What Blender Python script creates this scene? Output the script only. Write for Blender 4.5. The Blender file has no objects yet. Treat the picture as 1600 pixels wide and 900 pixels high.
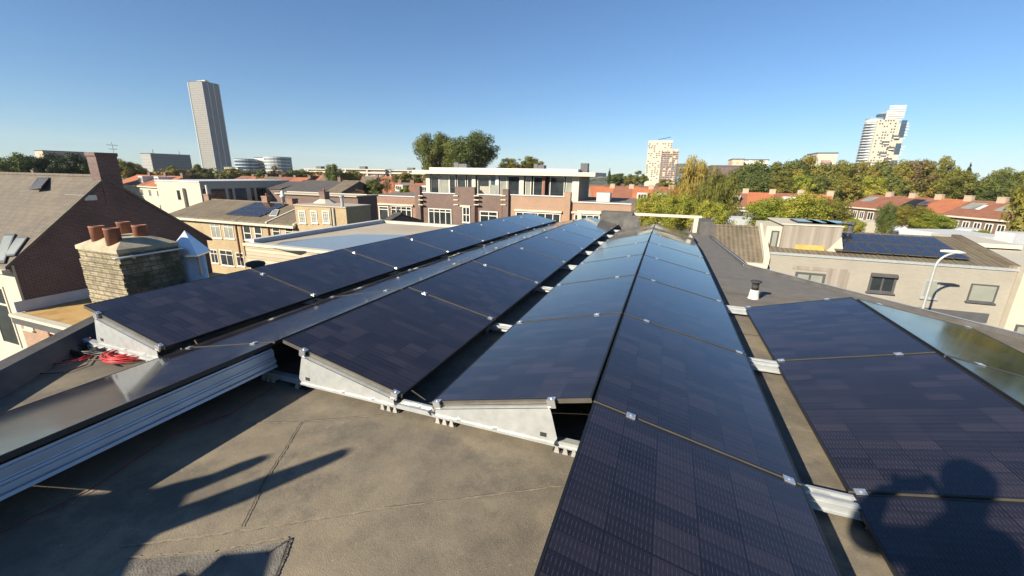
import bpy, math, random
from mathutils import Vector, Matrix
random.seed(7)
rad = math.radians
sc = bpy.context.scene
col = sc.collection

# ------------------------------------------------------------------ camera
FPX, PITCH, ROLL, YAW, CAMH = 643.055, 15.503, 0.975, -20.124, 1.563
p_, r_, y_ = rad(PITCH), rad(ROLL), rad(YAW)
Fv = Vector((math.sin(y_)*math.cos(p_), math.cos(y_)*math.cos(p_), -math.sin(p_)))
R0 = Vector((math.cos(y_), -math.sin(y_), 0)); U0 = R0.cross(Fv)
Rv = R0*math.cos(r_) + U0*math.sin(r_); Uv = -R0*math.sin(r_) + U0*math.cos(r_)
C0 = Vector((0, 0, CAMH))
cd = bpy.data.cameras.new('camera'); cam = bpy.data.objects.new('camera', cd); col.objects.link(cam)
cd.sensor_width = 36; cd.lens = FPX/1600*36; cd.clip_start = 0.02; cd.clip_end = 6000
M = Matrix((Rv, Uv, -Fv)).transposed().to_4x4(); M.translation = C0
cam.matrix_world = M; sc.camera = cam

# ------------------------------------------------------------------ sky, sun, exposure
SUN_AZ, SUN_EL = 29.8, 28.0            # direction the light travels to (azimuth from +y to +x)
sa, se = rad(SUN_AZ), rad(SUN_EL)
SD = Vector((math.sin(sa)*math.cos(se), math.cos(sa)*math.cos(se), -math.sin(se)))
w = bpy.data.worlds.new('World'); sc.world = w; w.use_nodes = True
nt = w.node_tree; nt.nodes.clear()
sky = nt.nodes.new('ShaderNodeTexSky'); sky.sky_type = 'NISHITA'; sky.sun_disc = False
sky.sun_elevation = se; sky.sun_rotation = rad(SUN_AZ + 180)
sky.altitude = 0; sky.air_density = 1.0; sky.dust_density = 0.0; sky.ozone_density = 5.0
bg = nt.nodes.new('ShaderNodeBackground'); bg.inputs[1].default_value = 0.053
wo = nt.nodes.new('ShaderNodeOutputWorld')
tint = nt.nodes.new('ShaderNodeMix'); tint.data_type = 'RGBA'; tint.blend_type = 'MULTIPLY'; tint.inputs[0].default_value = 1
tint.inputs[7].default_value = (.74, .97, 1.13, 1); gam = nt.nodes.new('ShaderNodeGamma'); gam.inputs[1].default_value = .96; nt.links.new(sky.outputs[0], gam.inputs[0]); nt.links.new(gam.outputs[0], tint.inputs[6]); nt.links.new(tint.outputs[2], bg.inputs[0]); nt.links.new(bg.outputs[0], wo.inputs[0])
sl = bpy.data.lights.new('sun', 'SUN'); sl.energy = 5.0; sl.angle = rad(0.53); sl.color = (1.0, 0.89, 0.71)
so = bpy.data.objects.new('sun', sl); col.objects.link(so); so.location = (-20, -30, 30)
so.rotation_euler = SD.to_track_quat('-Z', 'Y').to_euler()
sc.view_settings.view_transform = 'Standard'; sc.view_settings.look = 'None'
sc.view_settings.exposure = 1.20; sc.view_settings.gamma = 1.0
sc.cycles.max_bounces = 6; sc.cycles.transparent_max_bounces = 8

# ------------------------------------------------------------------ pixel -> point helpers
def ray(u, v): return (Fv + Rv*((u-800)/FPX) - Uv*((v-450)/FPX))
def PX(u, v, c): d = ray(u, v); return C0 + d*(c/d.x)
def PY(u, v, c): d = ray(u, v); return C0 + d*(c/d.y)
def PZ(u, v, c): d = ray(u, v); return C0 + d*((c-CAMH)/d.z)
def PD(u, v, dep): return C0 + ray(u, v)*dep
HAZE = 0.00011
GZ = -8.5                                # street level

# ------------------------------------------------------------------ mesh builder
class MB:
    def __init__(s): s.v = []; s.f = []; s.uv = {}
    def add(s, vs, fs):
        n = len(s.v); s.v += [tuple(a) for a in vs]; s.f += [tuple(n+i for i in f) for f in fs]; return s
    def quad(s, a, b, c, d): return s.add([a, b, c, d], [(0, 1, 2, 3)])
    def box(s, x0, x1, y0, y1, z0, z1):
        if x0 > x1: x0, x1 = x1, x0
        if y0 > y1: y0, y1 = y1, y0
        if z0 > z1: z0, z1 = z1, z0
        return s.add([(x0,y0,z0),(x1,y0,z0),(x1,y1,z0),(x0,y1,z0),(x0,y0,z1),(x1,y0,z1),(x1,y1,z1),(x0,y1,z1)],
                     [(0,3,2,1),(4,5,6,7),(0,1,5,4),(1,2,6,5),(2,3,7,6),(3,0,4,7)])
    def prism(s, poly, axis, a, b):      # poly: 2-D points, extruded along axis from a to b
        def P(p, t):
            return {'x': (t, p[0], p[1]), 'y': (p[0], t, p[1]), 'z': (p[0], p[1], t)}[axis]
        n = len(poly)
        vs = [P(p, a) for p in poly] + [P(p, b) for p in poly]
        fs = [tuple(range(n)), tuple(range(2*n-1, n-1, -1))] + [(i, i+n, (i+1) % n + n, (i+1) % n) for i in range(n)]
        return s.add(vs, fs)
    def slab(s, a, b, c, d, t):          # quad a b c d thickened downwards
        lo = [Vector(p) - Vector((0, 0, t)) for p in (a, b, c, d)]
        return s.add([a, b, c, d] + lo, [(0,1,2,3), (7,6,5,4), (0,4,5,1), (1,5,6,2), (2,6,7,3), (3,7,4,0)])
    def lathe(s, c, prof, n=16):         # prof: (radius, z)
        vs = []; fs = []
        for r, z in prof:
            for i in range(n):
                a = 2*math.pi*i/n; vs.append((c[0]+r*math.cos(a), c[1]+r*math.sin(a), c[2]+z))
        for j in range(len(prof)-1):
            for i in range(n):
                k = (i+1) % n; fs.append((j*n+i, j*n+k, (j+1)*n+k, (j+1)*n+i))
        fs.append(tuple(range(n-1, -1, -1))); fs.append(tuple((len(prof)-1)*n+i for i in range(n)))
        return s.add(vs, fs)
    def tube(s, pts, r, n=6):
        pts = [Vector(p) for p in pts]; m = len(pts); vs = []; fs = []
        rr = r if isinstance(r, (list, tuple)) else [r]*m
        up = Vector((0, 0, 1))
        for i, p in enumerate(pts):
            t = (pts[min(i+1, m-1)] - pts[max(i-1, 0)]).normalized()
            if abs(t.dot(up)) > .97: up = Vector((1, 0, 0))
            a = t.cross(up).normalized(); b = a.cross(t)
            for k in range(n):
                g = 2*math.pi*k/n; vs.append(p + a*(rr[i]*math.cos(g)) + b*(rr[i]*math.sin(g)))
        for i in range(m-1):
            for k in range(n):
                l = (k+1) % n; fs.append((i*n+k, i*n+l, (i+1)*n+l, (i+1)*n+k))
        fs.append(tuple(range(n-1, -1, -1))); fs.append(tuple((m-1)*n+k for k in range(n)))
        return s.add(vs, fs)
    def mesh(s, name):
        me = bpy.data.meshes.new(name); me.from_pydata([tuple(v) for v in s.v], [], s.f); me.update()
        return me
    def build(s, name, mat, parent=None, smooth=False, fix=True, **kw):
        me = s.mesh(name)
        if fix:
            import bmesh
            bm = bmesh.new(); bm.from_mesh(me); bmesh.ops.recalc_face_normals(bm, faces=bm.faces); bm.to_mesh(me); bm.free()
        me.materials.append(mat)
        if smooth:
            for p in me.polygons: p.use_smooth = True
        return obj(name, me, parent, **kw)
def obj(name, me, parent=None, loc=None, rz=0):
    o = bpy.data.objects.new(name, me); col.objects.link(o)
    if parent: o.parent = parent
    if loc is not None: o.location = loc
    if rz: o.rotation_euler.z = rz
    return o
def tag(o, label, cat, group=None):
    o['label'] = label; o['category'] = cat
    if group: o['group'] = group
    return o
def thing(name, label, cat, loc=(0, 0, 0), rz=0, group=None):
    o = bpy.data.objects.new(name, None); col.objects.link(o); o.location = loc; o.rotation_euler.z = rz
    o.empty_display_size = .2
    return tag(o, label, cat, group)
def struct(o): o['kind'] = 'structure'; return o
ORD = ['nearest', 'second', 'third', 'fourth', 'fifth', 'sixth', 'seventh', 'eighth', 'ninth', 'tenth', 'eleventh', 'twelfth']

# ------------------------------------------------------------------ materials
class NT:
    def __init__(s, name):
        s.m = bpy.data.materials.new(name); s.m.use_nodes = True; s.t = s.m.node_tree
        s.b = s.t.nodes['Principled BSDF']
    def n(s, typ, **kw):
        nd = s.t.nodes.new('ShaderNode'+typ)
        for k, v in kw.items():
            if k.startswith('i_'):
                key = k[2:]; key = int(key) if key.isdigit() else key
                nd.inputs[key].default_value = v
            else: setattr(nd, k, v)
        return nd
    def l(s, a, b): s.t.links.new(a, b)
    def coord(s, which='Object', scale=(1, 1, 1)):
        tc = s.n('TexCoord'); mp = s.n('Mapping'); mp.inputs['Scale'].default_value = scale
        s.l(tc.outputs[which], mp.inputs[0]); return mp.outputs[0]
    def noise(s, vec, scale, detail=4, rough=.55):
        nd = s.n('TexNoise'); nd.inputs['Scale'].default_value = scale; nd.inputs['Detail'].default_value = detail
        nd.inputs['Roughness'].default_value = rough; s.l(vec, nd.inputs['Vector']); return nd.outputs['Fac']
    def ramp(s, fac, stops):
        nd = s.n('ValToRGB'); e = nd.color_ramp.elements
        while len(e) < len(stops): e.new(.5)
        for i, (p, c) in enumerate(stops): e[i].position = p; e[i].color = (*c, 1)
        s.l(fac, nd.inputs[0]); return nd.outputs[0]
    def mix(s, fac, a, b, mode='MIX'):
        nd = s.n('Mix', data_type='RGBA', blend_type=mode)
        for sock, val in ((nd.inputs[0], fac), (nd.inputs[6], a), (nd.inputs[7], b)):
            if isinstance(val, (int, float)): sock.default_value = val
            elif isinstance(val, tuple): sock.default_value = (*val, 1)
            else: s.l(val, sock)
        return nd.outputs[2]
    def math(s, op, a, b=None, c=None):
        nd = s.n('Math', operation=op)
        for i, val in enumerate((a, b, c)):
            if val is None: continue
            if isinstance(val, (int, float)): nd.inputs[i].default_value = val
            else: s.l(val, nd.inputs[i])
        return nd.outputs[0]
    def bump(s, h, strength=.3, dist=.01):
        nd = s.n('Bump'); nd.inputs['Strength'].default_value = strength; nd.inputs['Distance'].default_value = dist
        s.l(h, nd.inputs['Height']); s.l(nd.outputs[0], s.b.inputs['Normal'])
    def color(s, c):
        if isinstance(c, tuple): s.b.inputs['Base Color'].default_value = (*c, 1)
        else: s.l(c, s.b.inputs['Base Color'])
    def set(s, rough=.6, metal=0, spec=None, ior=None):
        s.b.inputs['Roughness'].default_value = rough; s.b.inputs['Metallic'].default_value = metal
        if spec is not None: s.b.inputs['Specular IOR Level'].default_value = spec
        if ior: s.b.inputs['IOR'].default_value = ior
    def wallvec(s):                      # (horizontal run, height) on any upright face
        tc = s.n('TexCoord'); sp = s.n('SeparateXYZ'); s.l(tc.outputs['Object'], sp.inputs[0])
        sn = s.n('SeparateXYZ'); s.l(tc.outputs['Normal'], sn.inputs[0])
        ax = s.math('GREATER_THAN', s.math('ABSOLUTE', sn.outputs[0]), .7)
        m = s.n('Mix', data_type='FLOAT'); s.l(ax, m.inputs[0]); s.l(sp.outputs[0], m.inputs[2]); s.l(sp.outputs[1], m.inputs[3])
        cb = s.n('CombineXYZ'); s.l(m.outputs[0], cb.inputs[0]); s.l(sp.outputs[2], cb.inputs[1]); return cb.outputs[0]

def plain(name, c, rough=.6, metal=0, var=.15, scale=3, spec=None, bump=0):
    t = NT(name); v = t.coord(); f = t.noise(v, scale, 5)
    lo = tuple(x*(1-var) for x in c); hi = tuple(min(1, x*(1+var)) for x in c)
    t.color(t.ramp(f, [(.3, lo), (.7, hi)])); t.set(rough, metal, spec)
    if bump: t.bump(t.noise(v, scale*12, 3), bump, .01)
    return t.m
def brick(name, c1, c2, mortar, rough=.85, bw=.22, bh=.065, ms=.012, var=.35, dirt=.25, bump=.4):
    t = NT(name); v = t.wallvec()
    b = t.n('TexBrick', offset=.5); b.inputs['Color1'].default_value = (*c1, 1); b.inputs['Color2'].default_value = (*c2, 1)
    b.inputs['Mortar'].default_value = (*mortar, 1); b.inputs['Scale'].default_value = 1
    b.inputs['Brick Width'].default_value = bw; b.inputs['Row Height'].default_value = bh
    b.inputs['Mortar Size'].default_value = ms; b.inputs['Mortar Smooth'].default_value = .3; b.inputs['Bias'].default_value = 0
    t.l(v, b.inputs['Vector'])
    n = t.noise(t.coord(), .8, 5); d = t.ramp(n, [(.3, (1-dirt,)*3), (.7, (1+dirt*.3,)*3)])
    n2 = t.noise(t.coord(), 9, 3); d2 = t.ramp(n2, [(.3, (1-var*.5,)*3), (.7, (1+var*.2,)*3)])
    t.color(t.mix(1., t.mix(1., b.outputs['Color'], d, 'MULTIPLY'), d2, 'MULTIPLY')); t.set(rough)
    t.bump(t.math('SUBTRACT', 1, b.outputs['Fac']), bump, .01); return t.m
def tiles(name, c1, c2, w=.22, h=.16, moss=None, bump=.8):
    # pantiles: ridge runs along local x; courses follow height
    t = NT(name); tc = t.n('TexCoord'); sp = t.n('SeparateXYZ'); t.l(tc.outputs['Object'], sp.inputs[0])
    wx = t.math('SINE', t.math('MULTIPLY', sp.outputs[0], 2*math.pi/w))
    fz = t.math('FRACT', t.math('DIVIDE', sp.outputs[2], h))
    hgt = t.math('ADD', t.math('MULTIPLY', wx, .5), t.math('MULTIPLY', fz, -.8))
    cx = t.math('FLOOR', t.math('DIVIDE', sp.outputs[0], w)); cz = t.math('FLOOR', t.math('DIVIDE', sp.outputs[2], h))
    cb = t.n('CombineXYZ'); t.l(cx, cb.inputs[0]); t.l(cz, cb.inputs[1])
    wn = t.n('TexWhiteNoise', noise_dimensions='3D'); t.l(cb.outputs[0], wn.inputs[0])
    n = t.noise(t.coord(), .7, 6, .65)
    f = t.math('ADD', t.math('MULTIPLY', wn.outputs[0], .22), t.math('MULTIPLY', n, .8))
    c = t.ramp(f, [(.25, c1), (.8, c2)])
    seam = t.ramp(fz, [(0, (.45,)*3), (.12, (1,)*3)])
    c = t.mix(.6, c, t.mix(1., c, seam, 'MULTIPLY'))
    if moss:
        n3 = t.noise(t.coord(), 2.2, 6, .7); c = t.mix(t.ramp(n3, [(.5, (0,)*3), (.68, (.8,)*3)]), c, moss)
    t.color(c); t.set(.85); t.bump(hgt, bump, .03); return t.m

MAT = {}
def mk():
    # bituminous roof sheet
    t = NT('bitumen'); v = t.coord()
    big = t.noise(v, .55, 6, .6); fine = t.noise(v, 160, 2, .8); mid = t.noise(v, 5, 6, .65)
    c = t.ramp(big, [(.38, (.092, .081, .065)), (.5, (.175, .148, .108)), (.61, (.275, .223, .150))])
    c = t.mix(.45, c, t.ramp(mid, [(.32, (.070, .064, .056)), (.68, (.24, .20, .142))]))
    c = t.mix(.17, c, t.ramp(fine, [(.25, (.05, .045, .04)), (.5, (.18, .16, .125)), (.78, (.42, .38, .30))]))
    # sun glare put into the near tan; darker grey towards the far end
    sp = t.n('SeparateXYZ'); t.l(v, sp.inputs[0])
    far = t.math('MULTIPLY', t.math('SUBTRACT', t.math('ADD', sp.outputs[1], t.math('MULTIPLY', big, 2.0)), 6.0), .35)
    far = t.n('Clamp', i_Value=0) if False else far
    cl = t.n('Clamp'); t.l(far, cl.inputs[0])
    stain = t.ramp(t.noise(v, 1.3, 7, .7), [(.52, (0,)*3), (.60, (1,)*3)])
    c = t.mix(t.math('MULTIPLY', stain, .55), c, (.085, .078, .068))
    spot = t.ramp(t.noise(v, 22, 5, .75), [(.64, (0,)*3), (.70, (1,)*3)])
    c = t.mix(t.math('MULTIPLY', spot, .55), c, (.32, .29, .24))
    c2 = t.mix(.2, t.ramp(mid, [(.3, (.095, .089, .083)), (.7, (.14, .13, .118))]), t.ramp(fine, [(.25, (.07,)*3), (.75, (.28,)*3)]))
    c = t.mix(cl.outputs[0], c, c2)
    t.color(c); t.set(.9, spec=.25); t.bump(t.math('ADD', fine, t.math('MULTIPLY', mid, 1.5)), .55, .004); MAT['bitumen'] = t.m
    MAT['bitumen_dark'] = plain('bitumen_dark', (.075, .072, .07), .8, var=.3, scale=4, bump=.3)
    MAT['felt_patch'] = plain('felt_patch', (.135, .122, .104), .9, var=.4, scale=9, bump=.5)
    MAT['seam'] = plain('seam', (.20, .17, .125), .9, var=.35, scale=30)
    MAT['crack'] = plain('crack', (.05, .045, .04), .9)
    # solar glass: half cut cells with busbars, one uv square per module
    t = NT('solar_glass'); tc = t.n('TexCoord'); sp = t.n('SeparateXYZ'); t.l(tc.outputs['UV'], sp.inputs[0])
    u, v2 = sp.outputs[0], sp.outputs[1]
    oi = t.n('ObjectInfo')
    cu = t.math('MULTIPLY', u, 6); cv = t.math('MULTIPLY', v2, 18)
    cb = t.n('CombineXYZ'); t.l(t.math('FLOOR', cu), cb.inputs[0]); t.l(t.math('FLOOR', cv), cb.inputs[1]); t.l(t.math('MULTIPLY', oi.outputs['Random'], 50), cb.inputs[2])
    wn = t.n('TexWhiteNoise', noise_dimensions='3D'); t.l(cb.outputs[0], wn.inputs[0])
    cell = t.ramp(wn.outputs[0], [(0, (.0030, .0036, .0085)), (.5, (.0080, .0082, .0155)), (1, (.0200, .0172, .0250))])
    def line(x, half):                 # 1 on the cell border
        f = t.math('FRACT', x); d = t.math('MINIMUM', f, t.math('SUBTRACT', 1, f)); return t.math('LESS_THAN', d, half)
    gap = t.math('MAXIMUM', line(cu, .014), line(cv, .022))
    bus = line(t.math('ADD', t.math('MULTIPLY', u, 66), .5), .10)
    dash = t.math('LESS_THAN', t.math('FRACT', t.math('MULTIPLY', v2, 36)), .55)
    midl = t.math('LESS_THAN', t.math('ABSOLUTE', t.math('SUBTRACT', v2, .5)), .0028)
    c = t.mix(t.math('MULTIPLY', t.math('MULTIPLY', bus, t.math('ADD', .30, t.math('MULTIPLY', dash, .85))), .55), cell, (.050, .043, .055))
    c = t.mix(gap, c, (.001, .001, .002)); c = t.mix(midl, c, (.001, .001, .002))
    dust = t.noise(t.coord('Object'), 1.4, 5, .6)
    c = t.mix(t.math('MULTIPLY', dust, .048), c, (.30, .235, .20))
    t.color(c)
    t.set(.055, spec=.6); t.b.inputs['Coat Weight'].default_value = .16; t.b.inputs['Coat Roughness'].default_value = .06; t.b.inputs['Coat IOR'].default_value = 1.55
    t.l(t.ramp(dust, [(.3, (.07,)*3), (.8, (.17,)*3)]), t.b.inputs['Roughness'])
    MAT['glass_pv'] = t.m
    MAT['frame_black'] = plain('frame_black', (.010, .010, .011), .5, 0, var=.2, scale=8)
    MAT['frame_side'] = plain('frame_side', (.115, .105, .09), .45, .5, var=.2, scale=8)
    MAT['galv'] = plain('galvanised', (.43, .45, .45), .42, .45, var=.12, scale=14, bump=.05)
    MAT['alu'] = plain('aluminium', (.68, .69, .70), .28, .8, var=.06, scale=10)
    MAT['zincsheet'] = plain('zinc_sheet', (.34, .42, .52), .40, .4, var=.1, scale=5)
    MAT['rubber'] = plain('rubber', (.03, .03, .03), .8)
    MAT['footgrey'] = plain('foot_grey', (.30, .29, .27), .7)
    MAT['red_cable'] = plain('red_cable', (.50, .022, .03), .45)
    MAT['red_cable_shaded'] = plain('red_cable_shaded', (.16, .012, .02), .5)  # darker copy of the red cable, deflector shade put into its colour
    MAT['black_cable'] = plain('black_cable', (.012, .012, .013), .45)
    MAT['white'] = plain('white_paint', (.52, .50, .45), .55, var=.06)
    MAT['cream'] = plain('cream_paint', (.46, .425, .34), .6, var=.06)
    MAT['render_white'] = plain('render_white', (.42, .385, .31), .85, var=.07, scale=1.2)
    MAT['grey_render'] = plain('grey_render', (.42, .44, .46), .8, var=.08)
    MAT['glass'] = plain('window_glass', (.020, .026, .030), .05, 0, var=.5, scale=.6, spec=.8)
    MAT['glass_pale'] = plain('window_blind', (.22, .23, .20), .12, 0, var=.2, scale=.7, spec=.6)
    MAT['glass_blue'] = plain('window_blue', (.045, .075, .11), .07, .2, var=.3)
    MAT['dark'] = plain('dark_recess', (.02, .02, .022), .8)
    MAT['anthracite'] = plain('anthracite', (.075, .075, .08), .5, .1)
    MAT['brick_purple'] = brick('brick_purple', (.125, .062, .056), (.085, .045, .046), (.17, .145, .13))
    MAT['brick_brown'] = brick('brick_brown', (.155, .085, .068), (.105, .06, .052), (.17, .14, .12), dirt=.2)
    MAT['brick_red'] = brick('brick_red', (.27, .12, .075), (.21, .095, .065), (.26, .21, .17), dirt=.15)
    MAT['brick_orange'] = brick('brick_orange', (.34, .18, .105), (.28, .15, .09), (.32, .26, .2), dirt=.12)
    MAT['brick_yellow'] = brick('brick_yellow', (.39, .28, .135), (.33, .235, .115), (.36, .31, .22), dirt=.15)
    MAT['brick_tan'] = brick('brick_tan', (.42, .31, .21), (.36, .26, .18), (.38, .32, .26), dirt=.15)
    MAT['brick_beige'] = brick('brick_beige', (.285, .265, .225), (.265, .245, .208), (.28, .26, .218), bh=.05, ms=.006, dirt=.1, var=.1)
    MAT['brick_old'] = brick('brick_old', (.50, .42, .27), (.37, .31, .20), (.18, .155, .11), bw=.17, bh=.063, ms=.010, dirt=.45, var=.8, bump=1.)
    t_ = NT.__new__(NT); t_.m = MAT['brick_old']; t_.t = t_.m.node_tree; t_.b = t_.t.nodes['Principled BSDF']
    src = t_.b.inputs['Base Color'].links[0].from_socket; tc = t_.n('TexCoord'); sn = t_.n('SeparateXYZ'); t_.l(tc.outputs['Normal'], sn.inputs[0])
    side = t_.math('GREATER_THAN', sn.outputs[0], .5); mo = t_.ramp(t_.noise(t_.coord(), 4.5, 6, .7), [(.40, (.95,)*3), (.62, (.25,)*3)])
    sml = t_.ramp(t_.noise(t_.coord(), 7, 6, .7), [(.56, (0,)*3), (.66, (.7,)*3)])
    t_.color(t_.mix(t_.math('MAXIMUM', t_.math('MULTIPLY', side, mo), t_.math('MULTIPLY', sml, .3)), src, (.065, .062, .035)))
    MAT['mortar'] = plain('mortar_cap', (.33, .285, .20), .95, var=.25, scale=6, bump=.5)
    MAT['clay'] = plain('clay_pot', (.20, .08, .048), .75, var=.25, scale=9)
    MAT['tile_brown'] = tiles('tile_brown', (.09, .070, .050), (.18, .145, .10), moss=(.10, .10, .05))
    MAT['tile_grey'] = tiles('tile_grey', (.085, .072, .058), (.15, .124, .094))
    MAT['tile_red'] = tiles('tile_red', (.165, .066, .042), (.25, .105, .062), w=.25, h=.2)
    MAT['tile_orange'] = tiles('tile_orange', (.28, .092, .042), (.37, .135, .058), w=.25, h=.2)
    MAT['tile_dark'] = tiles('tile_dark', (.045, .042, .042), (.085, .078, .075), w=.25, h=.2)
    # weathered upright boards
    t = NT('boards'); sp = t.n('SeparateXYZ'); t.l(t.coord(), sp.inputs[0])
    bx = t.math('FLOOR', t.math('DIVIDE', sp.outputs[0], .14)); wn = t.n('TexWhiteNoise', noise_dimensions='1D'); t.l(bx, wn.inputs['W'])
    n = t.noise(t.coord(scale=(6, 6, .8)), 1.5, 5)
    c = t.ramp(t.math('ADD', t.math('MULTIPLY', wn.outputs[0], .5), t.math('MULTIPLY', n, .5)), [(.2, (.18, .155, .13)), (.8, (.28, .25, .215))])
    t.color(c); t.set(.85); t.bump(t.math('LESS_THAN', t.math('FRACT', t.math('DIVIDE', sp.outputs[0], .14)), .06), -.5, .01); MAT['boards'] = t.m
    # long pale planks, horizontal
    t = NT('planks'); sp = t.n('SeparateXYZ'); t.l(t.coord(), sp.inputs[0])
    bx = t.math('FLOOR', t.math('DIVIDE', sp.outputs[2], .16)); wn = t.n('TexWhiteNoise', noise_dimensions='1D'); t.l(bx, wn.inputs['W'])
    n = t.noise(t.coord(scale=(1, 1, 8)), 1.5, 5)
    c = t.ramp(t.math('ADD', t.math('MULTIPLY', wn.outputs[0], .4), t.math('MULTIPLY', n, .6)), [(.2, (.28, .235, .165)), (.8, (.44, .38, .29))])
    ln = t.math('LESS_THAN', t.math('FRACT', t.math('DIVIDE', sp.outputs[2], .16)), .1)
    t.color(t.mix(ln, c, (.12, .10, .08))); t.set(.85); MAT['planks'] = t.m
    t = NT('flat_roof_pale'); v = t.coord(); n = t.noise(v, .35, 5)
    sp = t.n('SeparateXYZ'); t.l(v, sp.inputs[0])
    wet = t.ramp(t.noise(v, .16, 3), [(.44, (0,)*3), (.50, (1,)*3)])
    c = t.ramp(n, [(.3, (.31, .27, .215)), (.7, (.38, .335, .265))])
    t.color(c); t.set(.75)
    MAT['flat_roof_pale'] = t.m
    t = NT('pool_water'); t.color((.20, .22, .23)); t.set(.12); t.bump(t.noise(t.coord(), 1.2, 3), .04, .05); MAT['puddle'] = t.m
    t = NT('gravel_orange'); n = t.noise(t.coord(), .9, 6, .6); t.color(t.ramp(n, [(.3, (.22, .15, .06)), (.5, (.40, .25, .09)), (.7, (.48, .32, .14))])); t.set(.6); MAT['mossy_roof'] = t.m
    # ground
    t = NT('ground'); n = t.noise(t.coord(), .05, 6); t.color(t.ramp(n, [(.35, (.045, .06, .025)), (.55, (.10, .095, .075)), (.7, (.06, .075, .03))])); t.set(.95); MAT['ground'] = t.m
    MAT['asphalt'] = plain('asphalt', (.055, .055, .056), .9, var=.2, scale=2)
    MAT['paving'] = plain('paving', (.22, .20, .18), .9, var=.2, scale=2)
    def leaf(name, lo, mid, hi):
        t = NT(name); oi = t.n('ObjectInfo'); n = t.noise(t.coord(), .55, 3); n2 = t.noise(t.coord(), 7, 2)
        f = t.math('ADD', t.math('MULTIPLY', n, .72), t.math('MULTIPLY', n2, .18)); f = t.math('ADD', f, t.math('MULTIPLY', oi.outputs['Random'], .16))
        c = t.ramp(f, [(.30, lo), (.5, mid), (.68, hi)]); t.color(c); t.set(.6, spec=.3)
        tr = t.n('BsdfTranslucent'); t.l(c, tr.inputs[0]); mx = t.n('MixShader'); mx.inputs[0].default_value = .25
        t.l(t.b.outputs[0], mx.inputs[1]); t.l(tr.outputs[0], mx.inputs[2]); t.l(mx.outputs[0], t.t.nodes['Material Output'].inputs[0])
        MAT[name] = t.m
    leaf('leaf_green', (.050, .075, .017), (.095, .120, .026), (.165, .165, .038))
    leaf('leaf_olive', (.085, .095, .018), (.155, .150, .026), (.24, .19, .036))
    leaf('leaf_gold', (.19, .15, .030), (.31, .23, .045), (.42, .28, .07))
    leaf('leaf_yellowgreen', (.09, .13, .018), (.19, .22, .026), (.33, .30, .045))
    leaf('leaf_dark', (.016, .034, .014), (.028, .052, .018), (.05, .07, .022))
    leaf('leaf_brown', (.09, .07, .03), (.15, .11, .045), (.20, .15, .07))
    MAT['bark'] = plain('bark', (.10, .08, .06), .95, var=.4, scale=8)
    MAT['skin'] = plain('skin', (.55, .36, .27), .6)
    MAT['jacket'] = plain('jacket', (.03, .04, .07), .85)
    MAT['trousers'] = plain('trousers', (.05, .05, .06), .9)
    MAT['hair'] = plain('hair', (.05, .035, .02), .7)
    MAT['yellow'] = plain('yellow_panel', (.42, .28, .075), .6)
mk()

# ================================================================== our own roof
RZ = -0.14
def drop(y): return -0.00143*(y-3)**2 if y > 3 else 0.0
ground = MB(); ground.quad((-3500, -900, GZ), (3500, -900, GZ), (3500, 5200, GZ), (-3500, 5200, GZ))
struct(ground.build('ground', MAT['ground'], fix=False))
rd = MB(); rd.quad((-60, 18.5, GZ+.03), (60, 18.5, GZ+.03), (60, 23.0, GZ+.03), (-60, 23.0, GZ+.03)); struct(rd.build('road', MAT['asphalt'], fix=False))
pv = MB(); pv.box(8, 40, 23.0, 23.9, GZ+.0, GZ+.12); pv.box(8, 40, 17.6, 18.5, GZ, GZ+.12); struct(pv.build('pavement', MAT['paving']))

LEFT = [(-2.2, -2.25), (-4.90, 1.40), (-5.57, 2.29), (-6.10, 3.15), (-6.10, 16.75)]
RIGHT = [(1.46, 16.75), (1.42, 14.3), (1.62, 9.45), (2.62, 7.95), (3.97, 6.08), (6.4, 2.6), (6.4, -5.0), (-0.2, -5.0)]
bld = thing('flat_roofed_building', 'our own flat roofed building with dark bitumen roof that carries the solar panels', 'building')
from mathutils import geometry
def inside(x, y, poly):
    c = False; n = len(poly)
    for i in range(n):
        x1, y1 = poly[i]; x2, y2 = poly[(i+1) % n]
        if (y1 > y) != (y2 > y) and x < (x2-x1)*(y-y1)/(y2-y1)+x1: c = not c
    return c
OUT = LEFT + RIGHT
# roof sheet follows the slight fall towards the far end: strips in y
import bmesh
bm = bmesh.new(); vs = [bm.verts.new((x, y, RZ)) for x, y in OUT]; bm.faces.new(vs)
for yy in [i*.75 for i in range(4, 22)]:
    bmesh.ops.bisect_plane(bm, geom=bm.verts[:]+bm.edges[:]+bm.faces[:], plane_co=(0, yy, 0), plane_no=(0, 1, 0))
for v in bm.verts: v.co.z = RZ + drop(v.co.y)
bmesh.ops.recalc_face_normals(bm, faces=bm.faces)
for f in bm.faces:
    if f.normal.z < 0: f.normal_flip()
me = bpy.data.meshes.new('roof_deck'); bm.to_mesh(me); bm.free(); me.materials.append(MAT['bitumen']); obj('roof_deck', me, bld)
wl = MB()
for i in range(len(OUT)):
    a, b = OUT[i], OUT[(i+1) % len(OUT)]
    wl.quad((a[0], a[1], GZ), (b[0], b[1], GZ), (b[0], b[1], RZ+drop(b[1])-.003), (a[0], a[1], RZ+drop(a[1])-.003))
wl.build('wall', MAT['brick_brown'], bld)
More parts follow.
